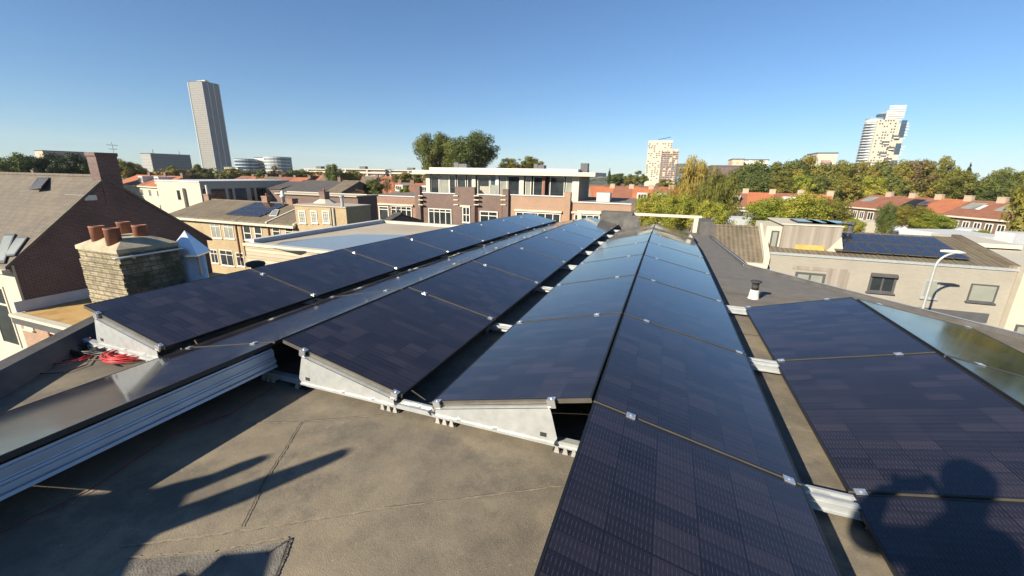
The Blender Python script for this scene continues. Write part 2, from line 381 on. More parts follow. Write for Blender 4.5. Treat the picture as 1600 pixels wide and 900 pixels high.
def kerb(path, wdt, hgt, side):          # raised bitumen upstand with sloping inner foot
    k = MB(); n = len(path)
    for i in range(n-1):
        a, b = Vector((*path[i], 0)), Vector((*path[i+1], 0)); d = (b-a).normalized(); m = Vector((-d.y, d.x, 0))*side
        za, zb = RZ+drop(a.y), RZ+drop(b.y)
        A = [a-m*.015, a-m*.015, a+m*wdt, a+m*(wdt+.09)]; B = [b-m*.015, b-m*.015, b+m*wdt, b+m*(wdt+.09)]
        ha = [-.1, hgt, hgt-.012, .004]
        va = [Vector((p.x, p.y, za+z)) for p, z in zip(A, ha)]; vb = [Vector((p.x, p.y, zb+z)) for p, z in zip(B, ha)]
        k.add(va+vb, [(0,1,5,4), (1,2,6,5), (2,3,7,6)])
    return k
kerb(LEFT, .10, .17, -1).build('roof_edge_kerb', MAT['bitumen_dark'], bld)
kerb(RIGHT[:7], .05, .05, 1).build('roof_edge_trim', MAT['bitumen_dark'], bld)
tr = MB()
for i in range(1, 5):
    a, b = RIGHT[i], RIGHT[i+1]
    tr.tube([(a[0]+.02, a[1], RZ+drop(a[1])+.055), (b[0]+.02, b[1], RZ+drop(b[1])+.055)], .008, 4)
tr.build('edge_strip', MAT['alu'], bld)

# seams of the roofing felt, a torn overlap and patch
def ribbon(pts, wd, z, jit=.0, seed=1, sub=10):
    rr = random.Random(seed); m = MB(); P = []
    for i in range(len(pts)-1):
        a, b = pts[i], pts[i+1]
        for k in range(sub): t = k/sub; P.append((a[0]+(b[0]-a[0])*t, a[1]+(b[1]-a[1])*t))
    P.append(pts[-1]); P = [(x+rr.uniform(-jit, jit), y+rr.uniform(-jit, jit)) for x, y in P]
    L = []; Rr = []
    for i, (x, y) in enumerate(P):
        a = P[max(i-1, 0)]; b = P[min(i+1, len(P)-1)]; d = Vector((b[0]-a[0], b[1]-a[1])).normalized(); ww = wd*rr.uniform(.55, 1.3)/2
        L.append((x-d.y*ww, y+d.x*ww, RZ+drop(y)+z)); Rr.append((x+d.y*ww, y-d.x*ww, RZ+drop(y)+z))
    for i in range(len(P)-1): m.quad(L[i], L[i+1], Rr[i+1], Rr[i])
    return m
def rp(u, v): p = PZ(u, v, RZ); return (p.x, p.y)
seams = [([rp(900, 757), rp(600, 795), rp(380, 830), rp(190, 855)], .012), ([rp(196, 872), rp(330, 862), rp(452, 840)], .010),
         ([rp(395, 662), rp(470, 660), rp(640, 646)], .010)]
for i, (pts, wd) in enumerate(seams): ribbon(pts, wd, .004, .0035, i+3, 22).build('welded_seam', MAT['seam'], bld, fix=False)
for i, (pts, wd) in enumerate([([rp(470, 661), rp(447, 700), rp(415, 750), rp(378, 825)], .006), ([rp(455, 842), rp(446, 868), rp(430, 905)], .010),
                               ([rp(415, 868), rp(455, 842)], .006), ([rp(900, 757), rp(600, 794)], .003), ([rp(640, 645), rp(470, 659), rp(395, 661)], .003)]):
    ribbon(pts, wd, .0065, .003, i+11, 22).build('open_joint', MAT['crack'], bld, fix=False)
pa_ = [rp(200, 876), rp(330, 866), rp(450, 846), rp(430, 905), rp(440, 990), rp(150, 990), rp(160, 900)]
mp_ = MB(); mp_.add([(x, y, RZ+.003) for x, y in pa_], [tuple(range(len(pa_)))]); mp_.build('felt_patch', MAT['felt_patch'], bld)
for j, (a, b) in enumerate([((1.35, 5.0), (.8, 5.02)), ((1.35, 3.1), (.7, 3.06)), ((4.4, 1.0), (.7, 1.15))]):
    ribbon([a, b], .012, .004, .004, j+30, 12).build('welded_seam', MAT['crack'] if j == 0 else MAT['seam'], bld, fix=False)
for j, yy in enumerate((6.9, 8.1, 10.3, 12.4)):
    ribbon([(.95, yy), (2.6 if yy < 8 else 1.5, yy+.02)], .009, .004, .003, j+50, 10).build('welded_seam', MAT['bitumen_dark'], bld, fix=False)

# ------------------------------------------------------------------ solar modules
P = 1.742; W = 1.134; LN = 1.722
ROWS = dict(   # row: (low x, low z, high x, high z, y of joint 0)
    A=(-4.034, .033, -5.140, .283, 2.088), B=(-3.959, -.011, -2.849, .227, 2.221), C=(-1.649, .008, -2.754, .259, 2.221),
    D=(-1.402, .010, -.326, .271, 2.221), E=(.806, .021, -.284, .266, 2.221), F=(1.082, -.054, 2.164, .218, 5.845), G=(3.357, -.006, 2.243, .208, 5.845))
SPAN = dict(A=(0, 8), B=(-1, 8), C=(0, 8), D=(0, 7), E=(-1, 7), F=(-3, 0), G=(-3, 0))
RN = dict(A='row next to the clay pot chimney', B='row backed by the ribbed deflector', C='third row from the clay pot chimney',
          D='fourth row from the clay pot chimney', E='row bordering the open roof strip', F='next row beyond the open roof strip', G='row along the street side roof edge')
gl = MB(); T = .030
gl.quad((.012, .012, -.0005), (W-.012, .012, -.0005), (W-.012, LN-.012, -.0005), (.012, LN-.012, -.0005))
gme = gl.mesh('glass'); uvl = gme.uv_layers.new(name='UVMap')
for i, c in enumerate([(0, 0), (1, 0), (1, 1), (0, 1)]): uvl.data[i].uv = c
gme.materials.append(MAT['glass_pv'])
fr = MB(); e = .012; zt = .0012
ro = [(0, 0), (W, 0), (W, LN), (0, LN)]; ri = [(e, e), (W-e, e), (W-e, LN-e), (e, LN-e)]
fr.add([(*p, -T) for p in ro]+[(*p, zt) for p in ro]+[(*p, zt) for p in ri]+[(*p, -T) for p in ri],
       [(i+4*k, (i+1) % 4+4*k, (i+1) % 4+(4*k+4) % 16, i+(4*k+4) % 16) for k in range(4) for i in range(4)])
frme = None
fm = fr; fme_long = None
def meshof(mb, name, mat):
    o = mb.build(name, mat); me = o.data; bpy.data.objects.remove(o); return me
fme_long = meshof(fr, 'frame', MAT['frame_black']); fme_long.materials.append(MAT['frame_side'])
for p in fme_long.polygons:
    if abs(p.normal.y) > .9 and (p.center.y < .001 or p.center.y > LN-.001): p.material_index = 1  # end faces get a paler tone: sunlight put into the black frame's colour
bk = MB(); bk.box(.012, W-.012, .012, LN-.012, -.006, -.003); bk.box(W*.45, W*.55, LN*.47, LN*.53, -.026, -.006)
bme = meshof(bk, 'backsheet', MAT['frame_black'])
def panel_matrix(row, k):
    xl, zl, xh, zh, y0 = ROWS[row]
    y = y0 + k*P + .010; y2 = y + LN
    if xl < xh: a, b = (xl, zl), (xh, zh)
    else: a, b = (xh, zh), (xl, zl)
    A0 = Vector((a[0], y, a[1]+drop(y))); X = Vector((b[0]-a[0], 0, b[1]-a[1])).normalized()
    tl = .019 if row in 'DE' and k >= 5 else 0
    Y = (Vector((a[0], y2, a[1]+drop(y2)-tl*LN)) - A0).normalized(); Z = X.cross(Y).normalized(); Y = Z.cross(X)
    m = Matrix((X, Y, Z)).transposed().to_4x4(); m.translation = A0; return m
first = None
for row in 'ABCDEFG':
    lo, hi = SPAN[row]
    for k in range(lo, hi):
        i = k-lo; nm = hi-lo
        pos = {0: 'first from the photographer', nm-1: 'the most distant one'}.get(i, ORD[i]+' from the photographer')
        root = thing('solar_panel', 'black solar panel, %s in the %s' % (pos, RN[row]), 'solar panel', group='black solar panels in rows on our flat roof')
        root.matrix_world = panel_matrix(row, k)
        for nme, mm in (('glass', gme), ('frame', fme_long), ('backsheet', bme)): obj(nme, mm, root)

# ------------------------------------------------------------------ cross rails with wedge supports, clamps and feet
def shape_pts(row, k):
    xl, zl, xh, zh, y0 = ROWS[row]; y = y0 + k*P; d = drop(y)
    return Vector((xl, y, zl+d)), Vector((xh, y, zh+d))
def make_rail(rows, k, ka, label, near=False, rt=RZ+.075):
    # rows: row -> joint index for that row
    ys = [ROWS[r][4]+kk*P for r, kk in rows.items()]; yc = sum(ys)/len(ys); d = drop(yc)
    xs = [x for r in rows for x in (ROWS[r][0], ROWS[r][2])]; x0, x1 = min(xs)-.05, max(xs)+.03
    if near: x0 -= .12
    root = thing('mounting_rail', label, 'mounting rail', group='galvanised rails under the solar panels')
    rb = MB(); ya = yc-.045
    rb.box(x0, x1, ya, ya+.05, RZ+.045+d, RZ+.078+d); rb.box(x0, x1, ya-.012, ya+.062, RZ+.040+d, RZ+.047+d)
    rb.build('base_rail', MAT['galv'], root)
    for r, kk in rows.items():
        L, H = shape_pts(r, kk); yj = L.y; s = 1 if H.x > L.x else -1; th = .040
        a = L + (H-L)*.045; b = L + (H-L)*.80; bot = RZ+.07+d
        w_ = MB(); ya2 = yj-.030
        poly = [(a.x, bot), (a.x, a.z-th), (b.x, b.z-th), (b.x+s*.015, b.z-th-.05), (b.x+s*.055, bot+.045), (b.x+s*.03, bot)]
        w_.prism(poly, 'y', ya2, ya2+.004)
        w_.slab((a.x, ya2-.0, a.z-th), (b.x, ya2-.0, b.z-th), (b.x, ya2+.05, b.z-th), (a.x, ya2+.05, a.z-th), .003)
        w_.box(a.x-s*.02, b.x+s*.04, ya2-.010, ya2, bot-.004, bot+.010)
        wo_ = w_.build('wedge_support', MAT['galv'], root)
        hl = MB(); hx = b.x-s*.035
        hl.box(hx-.020, hx+.020, ya2-.0035, ya2-.001, bot+.040, bot+.068); hl.build('dark_slot_plate', MAT['dark'], wo_)  # flat dark plate for the hole, its inner shade given as colour
        rv = MB()
        for q in (.22, .55): qx = a.x+(b.x-a.x)*q; rv.box(qx-.014, qx+.014, ya2-.006, ya2, bot+.014, bot+.022)
        rv.build('rivet', MAT['alu'], wo_)
        for t in (.045, .80):
            c = L + (H-L)*t; sl_ = (H-L).normalized(); n_ = Vector((-sl_.z*s, 0, abs(sl_.x)))
            cl = MB(); hw = .026
            p0 = c - sl_*hw + n_*.003; p1 = c + sl_*hw + n_*.003; yo = .022
            up = n_*.005; Y = Vector((0, 1, 0))
            bx = [p0-Y*yo, p1-Y*yo, p1+Y*yo, p0+Y*yo]
            cl.add([*bx, *[q+up for q in bx]], [(0,3,2,1), (4,5,6,7), (0,1,5,4), (1,2,6,5), (2,3,7,6), (3,0,4,7)])
            if kk == ka and near or (kk == 0 and r in 'ACD' and near):
                bx2 = [p0-Y*yo-n_*.05, p1-Y*yo-n_*.05, p1-Y*(yo-.012)-n_*.05, p0-Y*(yo-.012)-n_*.05]; tp = [p0-Y*yo, p1-Y*yo, p1-Y*(yo-.012), p0-Y*(yo-.012)]
                cl.add([*bx2, *tp], [(0,3,2,1), (4,5,6,7), (0,1,5,4), (1,2,6,5), (2,3,7,6), (3,0,4,7)])
            bo = Vector((c.x, yj, c.z)) + n_*.008
            cl.lathe((bo.x, bo.y, bo.z), [(.007, 0), (.007, .005)], 6)
            cl.build('clamp', MAT['alu'], root)
    # bright tray pieces in the valleys between rows
    for r1, r2 in (('A', 'B'), ('C', 'D'), ('E', 'F')):
        if r1 in rows and r2 in rows:
            xa, xb = ROWS[r1][0], ROWS[r2][0]; yv = (ROWS[r1][4]+rows[r1]*P + ROWS[r2][4]+rows[r2]*P)/2 - .01
            t_ = MB(); zz = RZ+.079+d
            for ya_ in (yv-.044, yv+.018): t_.prism([(xa-.02, zz), (xb+.02, zz), (xb+.0, zz+.026), (xa+.0, zz+.026)], 'y', ya_, ya_+.018)
            t_.box(xa+.01, xb-.01, yv-.026, yv+.018, zz+.002, zz+.008); t_.box((xa+xb)/2-.05, (xa+xb)/2+.03, yv-.020, yv+.012, zz+.008, zz+.013)
            t_.build('valley_tray', MAT['galv'], root)
    ft = MB(); ru = MB()
    for r in rows:
        L, H = shape_pts(r, rows[r]); s = 1 if H.x > L.x else -1
        for q in ((.10, .90) if near else (.12,)):
            cx = L.x + (H.x-L.x)*q
            for j in (-1, 0, 1):
                if q > .5 and r == 'C' and j: continue
                fx = cx + j*.055
                foot = MB(); foot.prism([(fx-.018, RZ+d+.002), (fx+.018, RZ+d+.002), (fx+.009, RZ+.045+d), (fx-.009, RZ+.045+d)], 'y', ya-.018, ya+.035)
                foot.build('foot', MAT['footgrey'], root)
            pad = MB(); pad.box(cx-.085, cx+.085, ya-.010, ya+.10, RZ+d+.001, RZ+.012+d); pad.build('rubber_pad', MAT['rubber'], root)
WORD = {0: 'with sloping side plates in full view beside the open roof surface'}
for k in range(0, 9):
    rows = {}
    for r in 'ABCDE':
        if SPAN[r][0] <= k <= SPAN[r][1]: rows[r] = k
    if k == 0: rows['F'] = -2; rows.pop('A')
    if k == 1: rows['F'] = -1; rows['G'] = -1
    if k == 2: rows['F'] = 0; rows['G'] = 0
    if k == 0: rows['G'] = -2
    lab = 'galvanised mounting rail %s' % (WORD.get(k) or ('under the %s cross joint of the panel rows from the photographer' % ORD[k]) if k < 8 else 'galvanised mounting rail under the far ends of the leftmost rows')
    make_rail(rows, k, 0, lab, near=(k == 0))
make_rail({'A': 0}, 0, 0, 'galvanised mounting rail under the near end of the leftmost row, beside the cable coils', near=True)
make_rail({'E': -1, 'F': -3, 'G': -3}, -1, -1, 'galvanised mounting rail closest to the photographer, under the nearest right hand panels')
make_rail({'B': -1}, -1, -1, 'short galvanised mounting rail under the near end of the second row')

# ribbed wind deflector along the back of the nearest panel in row B
yB0 = ROWS['B'][4]-P+.01; yB1 = ROWS['B'][4]-.02
prof = [(-2.850, .182), (-2.848, .168), (-2.838, .166), (-2.836, .118), (-2.842, .115), (-2.840, .108), (-2.832, .106), (-2.830, .098), (-2.836, .096), (-2.835, .090), (-2.826, .088), (-2.822, .066), (-2.838, .060), (-2.836, .048), (-2.820, .044), (-2.815, .026), (-2.822, .024)]
wd = MB()
for i in range(len(prof)-1):
    (a, b), (c, d_) = prof[i], prof[i+1]
    wd.quad((a, yB0, b), (a, yB1, b), (c, yB1, d_), (c, yB0, d_))
tag(wd.build('wind_deflector', MAT['zincsheet']), 'long ribbed galvanised wind deflector closing the back of the second row near the cables', 'wind deflector')
c_ = MB(); c_.tube([(-2.79, .6, RZ+.03), (-2.77, .95, RZ+.012), (-2.82, 1.4, RZ+.05), (-2.78, 1.75, RZ+.012), (-2.76, 2.1, RZ+.05)], .0028)
tag(c_.build('red_cable', MAT['red_cable_shaded'], smooth=True), 'thin red cable lying in the shade below the ribbed wind deflector', 'cable')

# ------------------------------------------------------------------ cables by the nearest left panel
def coil(cx, cy, r, turns, seed, squash=.75, zs=.004, ang=0):
    rr = random.Random(seed); pts = []; n = 22
    for i in range(int(turns*n)):
        a = 2*math.pi*i/n; q = r*(1+.16*math.sin(a*.37+seed)+.05*math.sin(a*1.3)); x = q*math.cos(a); y = q*squash*math.sin(a)
        pts.append((cx + x*math.cos(ang)-y*math.sin(ang)+.012*math.sin(a*.21*seed), cy + x*math.sin(ang)+y*math.cos(ang), RZ+.012+zs*(i/n)+.012*math.sin(a*.5+seed)**2))
    return pts
def pz(u, v, z=RZ+.015): p = PZ(u, v, z); return (p.x, p.y, p.z)
c = pz(196, 556); m = MB(); m.tube(coil(c[0]+.05, c[1], .17, 9, 3, .8, .005, .5), .0042); m.tube(coil(c[0]-.02, c[1]+.03, .13, 5, 5, .7, .006, .9), .0042)
tag(m.build('cable_coil', MAT['red_cable'], smooth=True), 'coiled red solar cable lying beside the nearest left rail', 'cable')
c = pz(111, 561); m = MB(); m.tube(coil(c[0], c[1], .115, 2.1, 8, 1.0, .004), .0045); m.tube([pz(126, 562), pz(140, 555), pz(158, 549), pz(176, 552)], .0042)
tag(m.build('cable_loop', MAT['red_cable'], smooth=True), 'single open loop of red cable left of the red coil', 'cable')
c = pz(150, 549); m = MB(); m.tube(coil(c[0]-.05, c[1], .17, 8, 4, .6, .005, .4), .0060); m.tube(coil(c[0]+.1, c[1]+.04, .13, 5, 6, .7, .005, .1), .0060); m.tube(coil(c[0]-.28, c[1]-.06, .12, 3, 9, .6, .005, .8), .0060)
tag(m.build('cable_coil', MAT['black_cable'], smooth=True), 'coiled black solar cable heaped between the red loop and the red coil', 'cable')
m = MB()
m.tube([pz(0, 604), pz(25, 590), pz(50, 574), pz(80, 566), pz(120, 560), pz(160, 563), pz(185, 572)], .0048)
m.tube([pz(50, 574), pz(48, 581), pz(70, 584), pz(100, 582), pz(135, 570), pz(150, 552)], .0045)
m.tube([pz(45, 572), pz(60, 563), pz(95, 556), pz(128, 540), pz(145, 526)], .0048)
tag(m.build('loose_cable', MAT['black_cable'], smooth=True), 'loose black cable trailing from the heap to the left roof edge', 'cable')
m = MB(); m.tube([pz(141, 527, RZ+.10), pz(146, 535), pz(143, 545), pz(150, 552)], .0042)
tag(m.build('loose_cable', MAT['red_cable'], smooth=True), 'short red cable hanging out of the side plate of the leftmost row', 'cable')

# ------------------------------------------------------------------ roof outlets
vb = PZ(1177, 466, RZ+drop(6.7)); vp = thing('vent_pipe', 'white roof vent pipe with black cowl on the open right part of our roof', 'vent pipe', (vb.x, vb.y, vb.z))
m = MB(); m.lathe((0, 0, 0), [(.085, 0), (.070, .012), (.062, .10), (.056, .13)], 20); m.build('base', MAT['white'], vp, True)
m = MB(); m.lathe((0, 0, 0), [(.046, .13), (.046, .165), (.052, .167), (.052, .175), (.046, .178), (.046, .205)], 20)
for zz in (.205, .222, .239): m.lathe((0, 0, 0), [(.050, zz), (.050, zz+.006)], 20)
m.lathe((0, 0, 0), [(.036, .2), (.036, .25)], 12); m.lathe((0, 0, 0), [(.074, .246), (.078, .252), (.072, .266), (.03, .272)], 20)
m.build('cowl', MAT['rubber'], vp, True)
q = PX(400, 417, -6.02); vp = thing('roof_vent', 'low black mushroom roof vent on the left roof edge', 'vent', (q.x, q.y, RZ+.15))
m = MB(); m.lathe((0, 0, 0), [(.07, 0), (.07, .09)], 16); m.build('base', MAT['rubber'], vp, True)
m = MB(); m.lathe((0, 0, .08), [(.13, 0), (.14, .02), (.13, .055), (.07, .075)], 20); m.build('cap', MAT['rubber'], vp, True)

# upstands and rail at the far end of the roof
a = PY(938, 348, 16.2); b = PY(987, 349, 16.2); top = PY(960, 331, 16.2).z
up = thing('roof_upstand', 'grey felt covered box upstand at the left end of the white rail', 'roof upstand')
m = MB(); m.box(a.x, b.x, 16.2, 16.7, RZ-.45, top); m.build('box', MAT['bitumen_dark'], up)
m = MB(); m.prism([(16.2, top-.12), (15.95, RZ+drop(16)+.004), (16.2, RZ+drop(16)-.05)], 'x', b.x-.3, b.x+.25); m.build('skirt', MAT['bitumen_dark'], up)
zt_ = PY(1040, 338, 16.45).z
rl = thing('white_rail', 'white coping beam on short posts along the far edge of our roof', 'railing')
x0 = PY(902, 334, 16.45).x; x1 = PY(1096, 345, 16.45).x
m = MB(); m.box(x0, x1, 16.42, 16.54, zt_-.02, zt_+.075); m.build('beam', MAT['cream'], rl)
for u in (905, 1088): xx = PY(u, 345, 16.45).x; m = MB(); m.box(xx-.08, xx+.08, 16.43, 16.53, RZ-.35, zt_-.02); m.build('post', MAT['cream'], rl)
a = PY(1091, 360, 15.9); b = PY(1112, 360, 15.9)
up = MB(); zb = RZ-.4; zt2 = PY(1100, 343, 15.9).z
up.prism([(a.x-.02, zb), (b.x+.06, zb), (b.x, zt2-.06), (b.x-.08, zt2), (a.x, zt2)], 'y', 15.2, 16.40)
tag(up.build('roof_upstand', MAT['bitumen_dark']), 'dark felt covered corner upstand at the right end of the white rail', 'roof upstand')

# ------------------------------------------------------------------ small chimney and metal flue at the left roof edge
cx1 = -6.28; y0 = 3.0; y1 = PX(278, 385, cx1).y; x0 = PY(122, 393, y0).x; zt_ = PX(185, 393, cx1).z - .03
ch = thing('brick_chimney', 'weathered yellow brick chimney with four clay pots beside the nearest left panel', 'chimney')
m = MB(); rr = random.Random(3); bh = .063; z = zt_; k = 0
m.box(x0+.012, cx1-.012, y0+.012, y1-.012, -2.6, zt_)
while z > -1.2:       # individually uneven courses so the edge reads as brickwork
    j = [rr.uniform(-.008, .010) for _ in range(4)]
    m.box(x0-j[0], cx1+j[1], y0-j[2], y1+j[3], z-bh+.011, z); z -= bh; k += 1
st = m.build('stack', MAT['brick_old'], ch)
m = MB(); m.box(x0-.012, cx1+.01, y0-.012, y1+.01, zt_, zt_+.05)
xm, ym = (x0+cx1)/2, (y0+y1)/2; b0 = [(x0-.012, y0-.012), (cx1+.01, y0-.012), (cx1+.01, y1+.01), (x0-.012, y1+.01)]
t0 = [(x0+.18, y0+.16), (cx1-.18, y0+.16), (cx1-.18, y1-.16), (x0+.18, y1-.16)]
m.add([(*p, zt_+.05) for p in b0]+[(*p, zt_+.15) for p in t0], [(4,5,6,7), (0,1,5,4), (1,2,6,5), (2,3,7,6), (3,0,4,7)])
bpy_o = m.build('cap', MAT['mortar'], ch)
for u, v in ((156, 375), (179, 379), (197, 367), (222, 373)):
    base = PZ(u, v, zt_+.11); pt = MB()
    pt.lathe((base.x, base.y, zt_+.07), [(.080, 0), (.080, .205), (.083, .208), (.083, .225), (.066, .225), (.062, .12)], 20)
    pt.build('chimney_pot', MAT['clay'], ch, True)
rod = MB(); q0 = PX(178, 405, cx1+.07); q1 = PX(285, 388, cx1+.07)
rod.tube([q0, q1], .013, 8); rod.box(cx1, cx1+.07, PX(205, 401, cx1).y-.01, PX(205, 401, cx1).y+.01, PX(205, 403, cx1+.04).z-.012, PX(205, 401, cx1+.04).z+.02)
rod.build('support_rod', MAT['alu'], ch, True)
fx = -6.44; q = PX(297, 437, fx); fw = .185
fl = thing('metal_flue', 'round light grey metal flue with pyramid hat next to the yellow brick chimney', 'flue', (fx, PX(296, 400, fx).y, 0))
zh = PX(296, 393, fx).z; m = MB(); m.lathe((0, 0, -2.4), [(fw, 0), (fw, 2.4+zh)], 24); m.build('pipe', MAT['galv'], fl, True)
m = MB(); hb = .20; za = PX(297, 359, fx).z; zb = zh-.02
m.add([(-hb, -hb, zb), (hb, -hb, zb), (hb, hb, zb), (-hb, hb, zb), (0, 0, za), (-hb, -hb, zb-.02), (hb, -hb, zb-.02), (hb, hb, zb-.02), (-hb, hb, zb-.02)],
      [(0,1,4), (1,2,4), (2,3,4), (3,0,4), (0,5,6,1), (1,6,7,2), (2,7,8,3), (3,8,5,0), (5,8,7,6)])
o_ = m.build('hat', MAT['alu'], fl); o_.rotation_euler.z = rad(32)
m = MB(); m.box(fw, fw+.012, -.01, .02, zb-.3, zb); m.build('bracket', MAT['alu'], fl)

# ------------------------------------------------------------------ added two-pronged stand-in behind the camera, shaped to cast a shadow on the roof
def back(u, v, yp):                      # roof point under a pixel traced back towards the sun to the plane y = yp
    s = PZ(u, v, RZ); return s - SD*((s.y-yp)/SD.y)
YP = -1.35
tf = thing('two_prong_shadow_caster', 'added unseen two-pronged shadow caster behind the camera, traced from its shadow on the roof', 'chimney')
body = [back(u, v, YP) for u, v in ((257, 799), (188, 782), (150, 793), (66, 799), (0, 805), (-120, 850), (120, 980), (168, 898), (210, 859), (225, 847))]
m = MB(); m.prism([(p.x, p.z) for p in body], 'y', YP-.12, YP+.12); m.build('stack', MAT['brick_brown'], tf)
zmin = min(p.z for p in body); xs = [p.x for p in body]
m = MB(); m.box(min(xs)+.1, max(xs)-.4, YP-.2, YP+.2, GZ, zmin+.15); m.build('base', MAT['brick_brown'], tf)
def seg(a, b): return back(*a, YP), back(*b, YP)
for pts in ([((188, 784), (225, 812)), ((262, 757), (268, 783)), ((330, 741), (341, 753)), ((380, 720), (388, 733)), ((408, 711), (413, 720))],
            [((240, 803), (222, 846)), ((300, 785), (318, 809)), ((360, 763), (385, 783)), ((420, 741), (440, 759)), ((475, 722), (492, 736)), ((532, 702), (541, 713)), ((543, 703), (546, 709))]):
    c_ = []; rr_ = []
    SS = [seg(a, b) for a, b in pts]; c_ = [(A+B)/2 for A, B in SS]
    for i, (A, B) in enumerate(SS):
        ax = (c_[min(i+1, len(c_)-1)] - c_[max(i-1, 0)]).normalized(); wv = ax.cross(SD).normalized(); rr_.append(max(.02, abs((A-B).dot(wv))/2))
    m = MB(); m.tube(c_, rr_, 10); m.build('flue', MAT['zincsheet'], tf, True)
a = [back(u, v, -.62) for u, v in ((342, 872), (425, 864), (413, 900), (405, 930), (312, 930), (315, 900))]  # added block, outline traced back from the shadow patch it casts
m = MB(); m.prism([(p.x, p.z) for p in a], 'y', -.7, -.6)
bz = min(p.z for p in a); m.box(min(p.x for p in a), max(p.x for p in a), -.70, -.60, RZ, bz+.02)
tag(m.build('patch_shadow_caster', MAT['anthracite']), 'added unseen dark block casting a small shadow patch, standing just behind the camera', 'case')

# ================================================================== building kit
WC = {}
def win(parent, face, c, a0, a1, z0, z1, mull=1, trans=.0, mat='white', glass='glass', fw=.07, proud=.04, name='window', bars=0):
    if a0 > a1: a0, a1 = a1, a0
    if z0 > z1: z0, z1 = z1, z0
    key = (face, round(a1-a0, 2), round(z1-z0, 2), mull, trans, mat, fw, proud, bars)
    wd_, ht = a1-a0, z1-z0
    def bx(m, u0, u1, n0, n1, w0, w1):
        if face == '-y': m.box(u0, u1, -n1, -n0, w0, w1)
        elif face == '+x': m.box(n0, n1, u0, u1, w0, w1)
        elif face == '-x': m.box(-n1, -n0, u0, u1, w0, w1)
        elif face == '+y': m.box(u0, u1, n0, n1, w0, w1)
    if key not in WC:
        m = MB()
        bx(m, 0, fw, 0, proud, 0, ht); bx(m, wd_-fw, wd_, 0, proud, 0, ht); bx(m, fw, wd_-fw, 0, proud, 0, fw); bx(m, fw, wd_-fw, 0, proud, ht-fw, ht)
        for i in range(1, mull): q = wd_*i/mull; bx(m, q-fw*.4, q+fw*.4, 0, proud*.9, fw, ht-fw)
        if trans: q = ht*(1-trans); bx(m, fw, wd_-fw, 0, proud*.85, q-fw*.4, q+fw*.4)
        for i in range(1, bars+1): q = ht*i/(bars+1); bx(m, fw, wd_-fw, 0, proud*.7, q-.015, q+.015)
        if bars:
            for i in range(1, 3): q = wd_*i/3; bx(m, q-.015, q+.015, 0, proud*.72, fw, ht-fw)
        if ht < 3 and fw >= .05: bx(m, -.05, wd_+.05, 0, proud+.06, -.06, -.002)
        o = m.build(name, MAT[mat], parent); WC[key] = o.data
        g = MB(); bx(g, fw*.9, wd_-fw*.9, .004, proud*.35, fw*.9, ht-fw*.9); WC[key+('g',)] = g.mesh('pane')
    else: o = obj(name, WC[key], parent)
    if face == '-y' or face == '+y': o.location = (a0, c, z0)
    else: o.location = (c, a0, z0)
    gk = key+('g', glass)
    if gk not in WC: me = WC[key+('g',)].copy(); me.materials.clear(); me.materials.append(MAT[glass]); WC[gk] = me
    obj('pane', WC[gk], o); return o
def rect(u0, v0, u1, v1, y):
    um, vm = (u0+u1)/2, (v0+v1)/2
    return PY(u0, vm, y).x, PY(u1, vm, y).x, PY(um, v1, y).z, PY(um, v0, y).z
def winp(parent, u0, v0, u1, v1, y, **kw):
    a0, a1, z0, z1 = rect(u0, v0, u1, v1, y); return win(parent, '-y', y, a0, a1, z0, z1, **kw)
def winpx(parent, u0, v0, u1, v1, x, **kw):
    um, vm = (u0+u1)/2, (v0+v1)/2
    a0, a1 = PX(u0, vm, x).y, PX(u1, vm, x).y; z0, z1 = PX(um, v1, x).z, PX(um, v0, x).z
    return win(parent, '+x', x, a0, a1, z0, z1, **kw)
def part(name, mat, parent, fn, **kw):
    m = MB(); fn(m); return m.build(name, MAT[mat], parent, **kw)
def gable(parent, x0, x1, y0, y1, zg, ze, zr, wall, roof, yr=None, over=.25, t=.14, verge=None, ridge=None):
    ridge = ridge or roof
    yr = (y0+y1)/2 if yr is None else yr
    m = MB(); m.prism([(y0, zg), (y1, zg), (y1, ze), (yr, zr-.05), (y0, ze)], 'x', x0, x1); m.build('wall', MAT[wall], parent)
    s0 = (zr-ze)/(yr-y0); s1 = (zr-ze)/(y1-yr); xa, xb = x0-.06, x1+.06
    m = MB()
    m.slab((xa, y0-over, ze-s0*over+t), (xb, y0-over, ze-s0*over+t), (xb, yr, zr+t), (xa, yr, zr+t), t)
    m.slab((xa, yr, zr+t-.004), (xb, yr, zr+t-.004), (xb, y1+over, ze-s1*over+t), (xa, y1+over, ze-s1*over+t), t)
    r = m.build('roof', MAT[roof], parent)
    m = MB(); n = max(2, int((xb-xa)/.42))
    for i in range(n):
        q0 = xa+(xb-xa)*i/n; q1 = xa+(xb-xa)*(i+1)/n
        m.tube([(q0, yr, zr+t+.0), (q1-.02, yr, zr+t+.0)], [.115, .095], 6)
    m.build('ridge_tiles', MAT[ridge], r)
    if verge:
        m = MB()
        for xx in verge:
            m.slab((xx-.1, y0-over-.02, ze-s0*over+t+.05), (xx+.1, y0-over-.02, ze-s0*over+t+.05), (xx+.1, yr, zr+t+.05), (xx-.1, yr, zr+t+.05), .12)
        m.build('verge', MAT['cream'], r)
    return r
